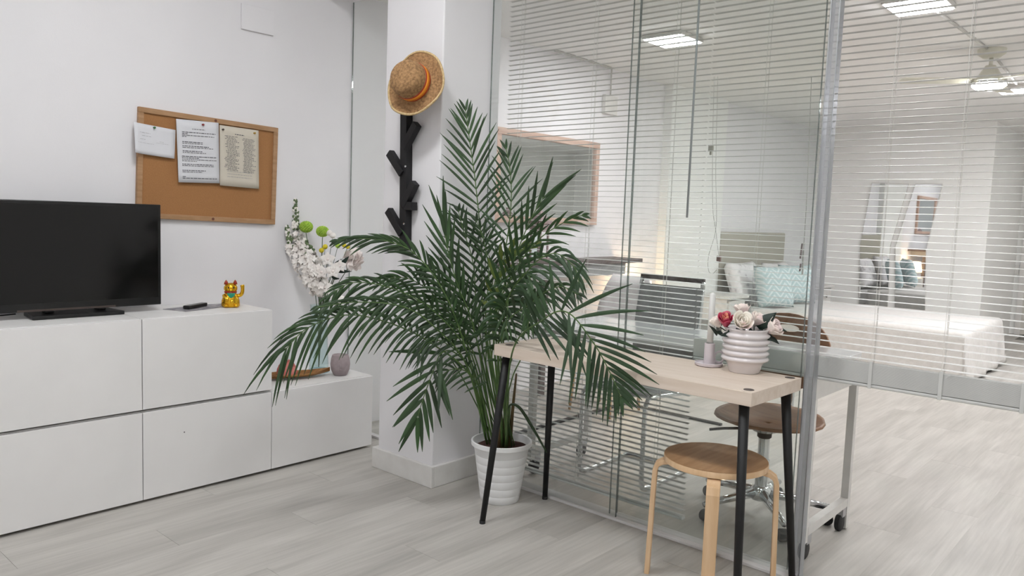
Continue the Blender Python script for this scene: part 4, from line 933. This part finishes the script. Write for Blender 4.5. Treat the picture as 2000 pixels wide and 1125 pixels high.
# conduit + box
t = thing('cable_conduit', 'grey cable conduit with a small white box high on the rear wall', 'conduit', (.06, 4.45, 2.09))
b = bm_(); tube(b, [(.085, 3.72, CH-.008), (.06, 4.47, CH-.008)], .008, 8); ob('ceiling_run', b, 'conduit', t, True, world=True)
b = bm_(); tube(b, [(.045, 4.49, CH-.004), (.045, 4.49, 2.24)], .006, 8); ob('drop', b, 'conduit', t, True, world=True)
bx('control_box', (WX+.002, 4.41, 2.09), (.055, 4.58, 2.236), 'whitem', t, bevel=.003)
b = bm_(); tube(b, [(2.46, 3.98, CH-.006), (2.50, 5.15, CH-.006)], .009, 8); tag(rebase(ob('ceiling_conduit', b, 'conduit', None, True), (2.5, 5.15, CH-.006)), 'thin conduit on the ceiling from square lamp to fan', 'conduit')
b = bm_(); tube(b, [(2.50, 5.32, CH-.006), (2.44, 6.62, CH-.006)], .009, 8); tag(rebase(ob('ceiling_conduit', b, 'conduit', None, True), (2.44, 6.6, CH-.006)), 'thin conduit on the ceiling from fan to the far lamp', 'conduit')
# ================================================================== ceiling fan
FX, FY = 2.515, 5.23
t = thing('ceiling_fan', 'cream ceiling fan with a round light above the bed', 'ceiling fan', (FX, FY, CH))
b = bm_(); lathe(b, [(0, -.001), (.085, -.001), (.082, -.03), (.05, -.055), (0, -.056)], 28, (FX, FY, CH)); ob('canopy', b, 'fan', t, 'auto', world=True)
b = bm_(); lathe(b, [(0, -.056), (.012, -.056), (.012, -.12), (0, -.121)], 12, (FX, FY, CH)); ob('rod', b, 'fan', t, True, world=True)
b = bm_(); lathe(b, [(0, -.105), (.03, -.105), (.045, -.13), (.075, -.18), (.10, -.195), (.10, -.205), (0, -.206)], 32, (FX, FY, CH)); ob('motor_housing', b, 'fan', t, 'auto', world=True)
b = bm_(); lathe(b, [(.085, -.207), (.105, -.209), (.105, -.222), (.085, -.224)], 32, (FX, FY, CH)); ob('light_ring', b, 'chrome', t, True, world=True)
b = bm_(); lathe(b, [(0, -.2235), (.098, -.2235), (.10, -.235), (.08, -.252), (.04, -.262), (0, -.264)], 32, (FX, FY, CH)); ob('light_diffuser', b, 'lampf', t, True, world=True)
for k in range(3):
    a = math.radians(180+30)+2*PI*k/3; m = Matrix.Rotation(a, 4, 'Z') @ Matrix.Rotation(math.radians(9), 4, 'X')
    b = bm_(); prism(b, [(.09, -.035), (.20, -.055), (.52, -.06), (.545, -.04), (.545, .04), (.52, .055), (.20, .05), (.09, .035)], 2, -.003, .003)
    for v in b.verts: v.co = m @ v.co + Vector((FX, FY, CH-.200))
    ob('blade', b, 'fan', t, world=True)
# ================================================================== bed
BX0, BX1, BY0, BY1, BZ = .11, 2.24, 6.42, 7.94, .46
t = thing('bed', 'double bed with a tall beige padded headboard', 'bed', (1.1, 7.2, 0))
bx('headboard', (WX+.006, BY0-.012, .05), (.10, BY1+.06, 1.18), 'linen', t, bevel=.015)
bx('base', (BX0, BY0+.04, .10), (BX1-.06, BY1-.04, .26), 'linen', t, bevel=.01)
bx('mattress', (BX0, BY0+.02, .2605), (BX1-.03, BY1-.02, BZ-.015), 'sheet', t, bevel=.03)
for x in (.2, 2.0):
    for y in (BY0+.1, BY1-.15): bx('leg', (x, y, 0), (x+.06, y+.06, .0995), 'cap', t)
# coverlet: grid over the top, falling in soft folds on three sides
b = bm_(); nu, nv = 60, 44; g = {}
def cov(u, v):   # u along x (0..1 top, >1 foot drop), v along y (-d..1+d)
    x = BX0+.32+(BX1+.02-BX0-.32)*min(u, 1); y = BY0-.01+(BY1-BY0+.02)*min(max(v, 0), 1); z = BZ
    dx = max(0, u-1); dy0 = max(0, -v); dy1 = max(0, v-1); drop = max(dx, dy0, dy1)
    z -= max(0, drop)*1.0; fl = .014*math.sin(u*23+v*5)*min(1, drop*3)+.006*math.sin(u*51+v*33)*min(1, drop*3)
    if dy0 > 0: y -= .02+.10*dy0+fl
    if dy1 > 0: y += .02+.10*dy1+fl
    if dx > 0: x += .02+.10*dx+.014*math.sin(v*19)*min(1, dx*3)
    z += .004*noise.noise(Vector((x*6, y*6, 0)))
    return Vector((x, y, max(z, .015)))
us = [i/30 for i in range(31)]+[1.0+.43*k/12 for k in range(1, 13)]
vv = [-.43+.43*k/12 for k in range(12)]+[k/24 for k in range(25)]+[1+.43*k/12 for k in range(1, 13)]
G = [[b.verts.new(cov(u, v)) for v in vv] for u in us]
for A, B in zip(G, G[1:]):
    for k in range(len(vv)-1):
        try: b.faces.new((A[k], A[k+1], B[k+1], B[k]))
        except ValueError: pass
bmesh.ops.remove_doubles(b, verts=b.verts, dist=1e-5)
o = rebase(ob('bedspread', b, 'cover', None, True), (1.2, 7.2, .02)); s = o.modifiers.new('solid', 'SOLIDIFY'); s.thickness = .006; tag(o, 'white quilted bedspread hanging in folds over the bed', 'bedspread')
def pillow(loc, sx_, sz, th, rot, mat, label):
    b = bm_(); vs_ = bmesh.ops.create_grid(b, x_segments=14, y_segments=14, size=1)['verts']
    top_ = {}
    b2 = bm_()
    n = 14; A = []
    for side in (1, -1):
        g = []
        for j in range(n+1):
            row = []
            for i in range(n+1):
                u, v = i/n*2-1, j/n*2-1; e = max(0, (1-u**4)*(1-v**4))**.45; pinch = 1-.07*(1-abs(v)**2)*abs(u)**3-.0*abs(v)
                row.append(b2.verts.new((u*sx_/2*(1-.06*(1-v*v)), side*th/2*e, (v*(1-.06*(1-u*u))+1)*sz/2)))
            g.append(row)
        for A_, B_ in zip(g, g[1:]):
            for k in range(n): b2.faces.new((A_[k], A_[k+1], B_[k+1], B_[k]))
    b.free(); bmesh.ops.remove_doubles(b2, verts=b2.verts, dist=1e-4)
    o = ob('cushion', b2, mat, None, True); o.location = loc; o.rotation_euler = rot; tag(o, label, 'cushion', 'cushions on the bed'); return o
ty = math.radians(90)
pillow((.62, 6.62, BZ+.01), .43, .41, .16, (math.radians(-16), 0, ty-.45), 'teal_c', 'teal zigzag cushion in front, nearest the desk side of the bed')
pillow((.60, 7.24, BZ+.01), .43, .41, .16, (math.radians(-16), 0, ty-.45), 'teal_c', 'teal zigzag cushion leaning behind the other teal one')
pillow((.33, 6.68, BZ+.01), .62, .44, .17, (math.radians(-20), 0, ty), 'floral', 'white floral pillow leaning on the near side of the headboard')
pillow((.32, 7.52, BZ+.01), .62, .42, .17, (math.radians(-20), 0, ty), 'floral', 'white floral pillow on the far side of the headboard')
def nightstand(y0, y1, label):
    t = thing('nightstand', label, 'nightstand', (.25, (y0+y1)/2, 0), 'white nightstands beside the bed')
    bx('body', (WX+.095, y0+.02, .36), (.42, y1-.02, .565), 'carc', t)
    bx('top', (WX+.085, y0, .5655), (.46, y1, .59), 'whitem', t, bevel=.003)
    d = bx('drawer', (.4205, y0+.035, .385), (.436, y1-.035, .55), 'whitem', t, bevel=.002)
    b = bm_(); lathe(b, [(0, 0), (.006, 0), (.006, .01), (.014, .014), (.014, .022), (0, .025)], 14, (.4365, (y0+y1)/2, .468), mat=Matrix.Rotation(PI/2, 4, 'Y')); ob('knob', b, 'cap', d, True, world=True)
    for x in (WX+.095, .385):
        for y in (y0+.02, y1-.055): bx('leg', (x, y, 0), (x+.035, y+.035, .3595), 'whitem', t)
    bx('lower_shelf', (WX+.10, y0+.03, .12), (.415, y1-.03, .135), 'whitem', t)
nightstand(5.95, 6.35, 'white nightstand with a dark knob beside the near pillow'); nightstand(8.22, 8.66, 'white nightstand with a dark knob on the far side of the bed')
# ================================================================== far wall mirrors, switch, door
def wmirror(pxs, label):
    P = [on(1, FW-.03, *p) for p in pxs]; t = thing('leaning_mirror', label, 'mirror', (P[-1].x, FW-.02, P[-1].z), 'angled mirrors on the far wall')
    cx_ = sum(p.x for p in P)/len(P); cz_ = sum(p.z for p in P)/len(P)
    b = bm_(); prism(b, [(p.x, p.z) for p in P], 1, FW-.03, FW-.022); ob('mirror_glass', b, 'mirror', t, world=True)
    b = bm_(); prism(b, [(cx_+(p.x-cx_)*1.03, cz_+(p.z-cz_)*1.012) for p in P], 1, FW-.0215, FW-.002); ob('mirror_back', b, 'whitem', t, world=True)
wmirror([(1703, 358), (1774, 360), (1738, 482), (1733, 603), (1678, 600), (1680, 480)], 'left of two bent-shaped mirrors on the wall behind the bed')
wmirror([(1788, 360), (1840, 360), (1808, 488), (1806, 620), (1748, 615), (1749, 482)], 'right of two bent-shaped mirrors on the wall behind the bed')
q = on(1, 10.9, 1974, 526); tag(rebase(bx('thermostat', (q.x-.09, 10.88, q.z-.06), (q.x+.09, 10.899, q.z+.06), 'whitem', bevel=.004), (q.x, 10.89, q.z-.06)), 'white thermostat on the corridor wall right of the bed', 'thermostat')
dx = on(1, 10.9, 1990, 560).x
d = thing('door_1', 'plain white corridor door', 'door', (dx+.45, 10.88, 0)); d['kind'] = 'structure'
bx('door_leaf', (dx+.06, 10.875, .005), (dx+.86, 10.9, 2.03), 'door', d); bx('door_frame', (dx, 10.865, 0), (dx+.06, 10.9, 2.09), 'base', d)
q = on(2, 0, 1996, 715); tag(rebase(bx('cardboard_box', (q.x, 9.3, 0), (q.x+.35, 9.6, .28), 'box', bevel=.004), (q.x+.17, 9.45, 0)), 'brown box on the floor at the right edge behind the bed', 'box')
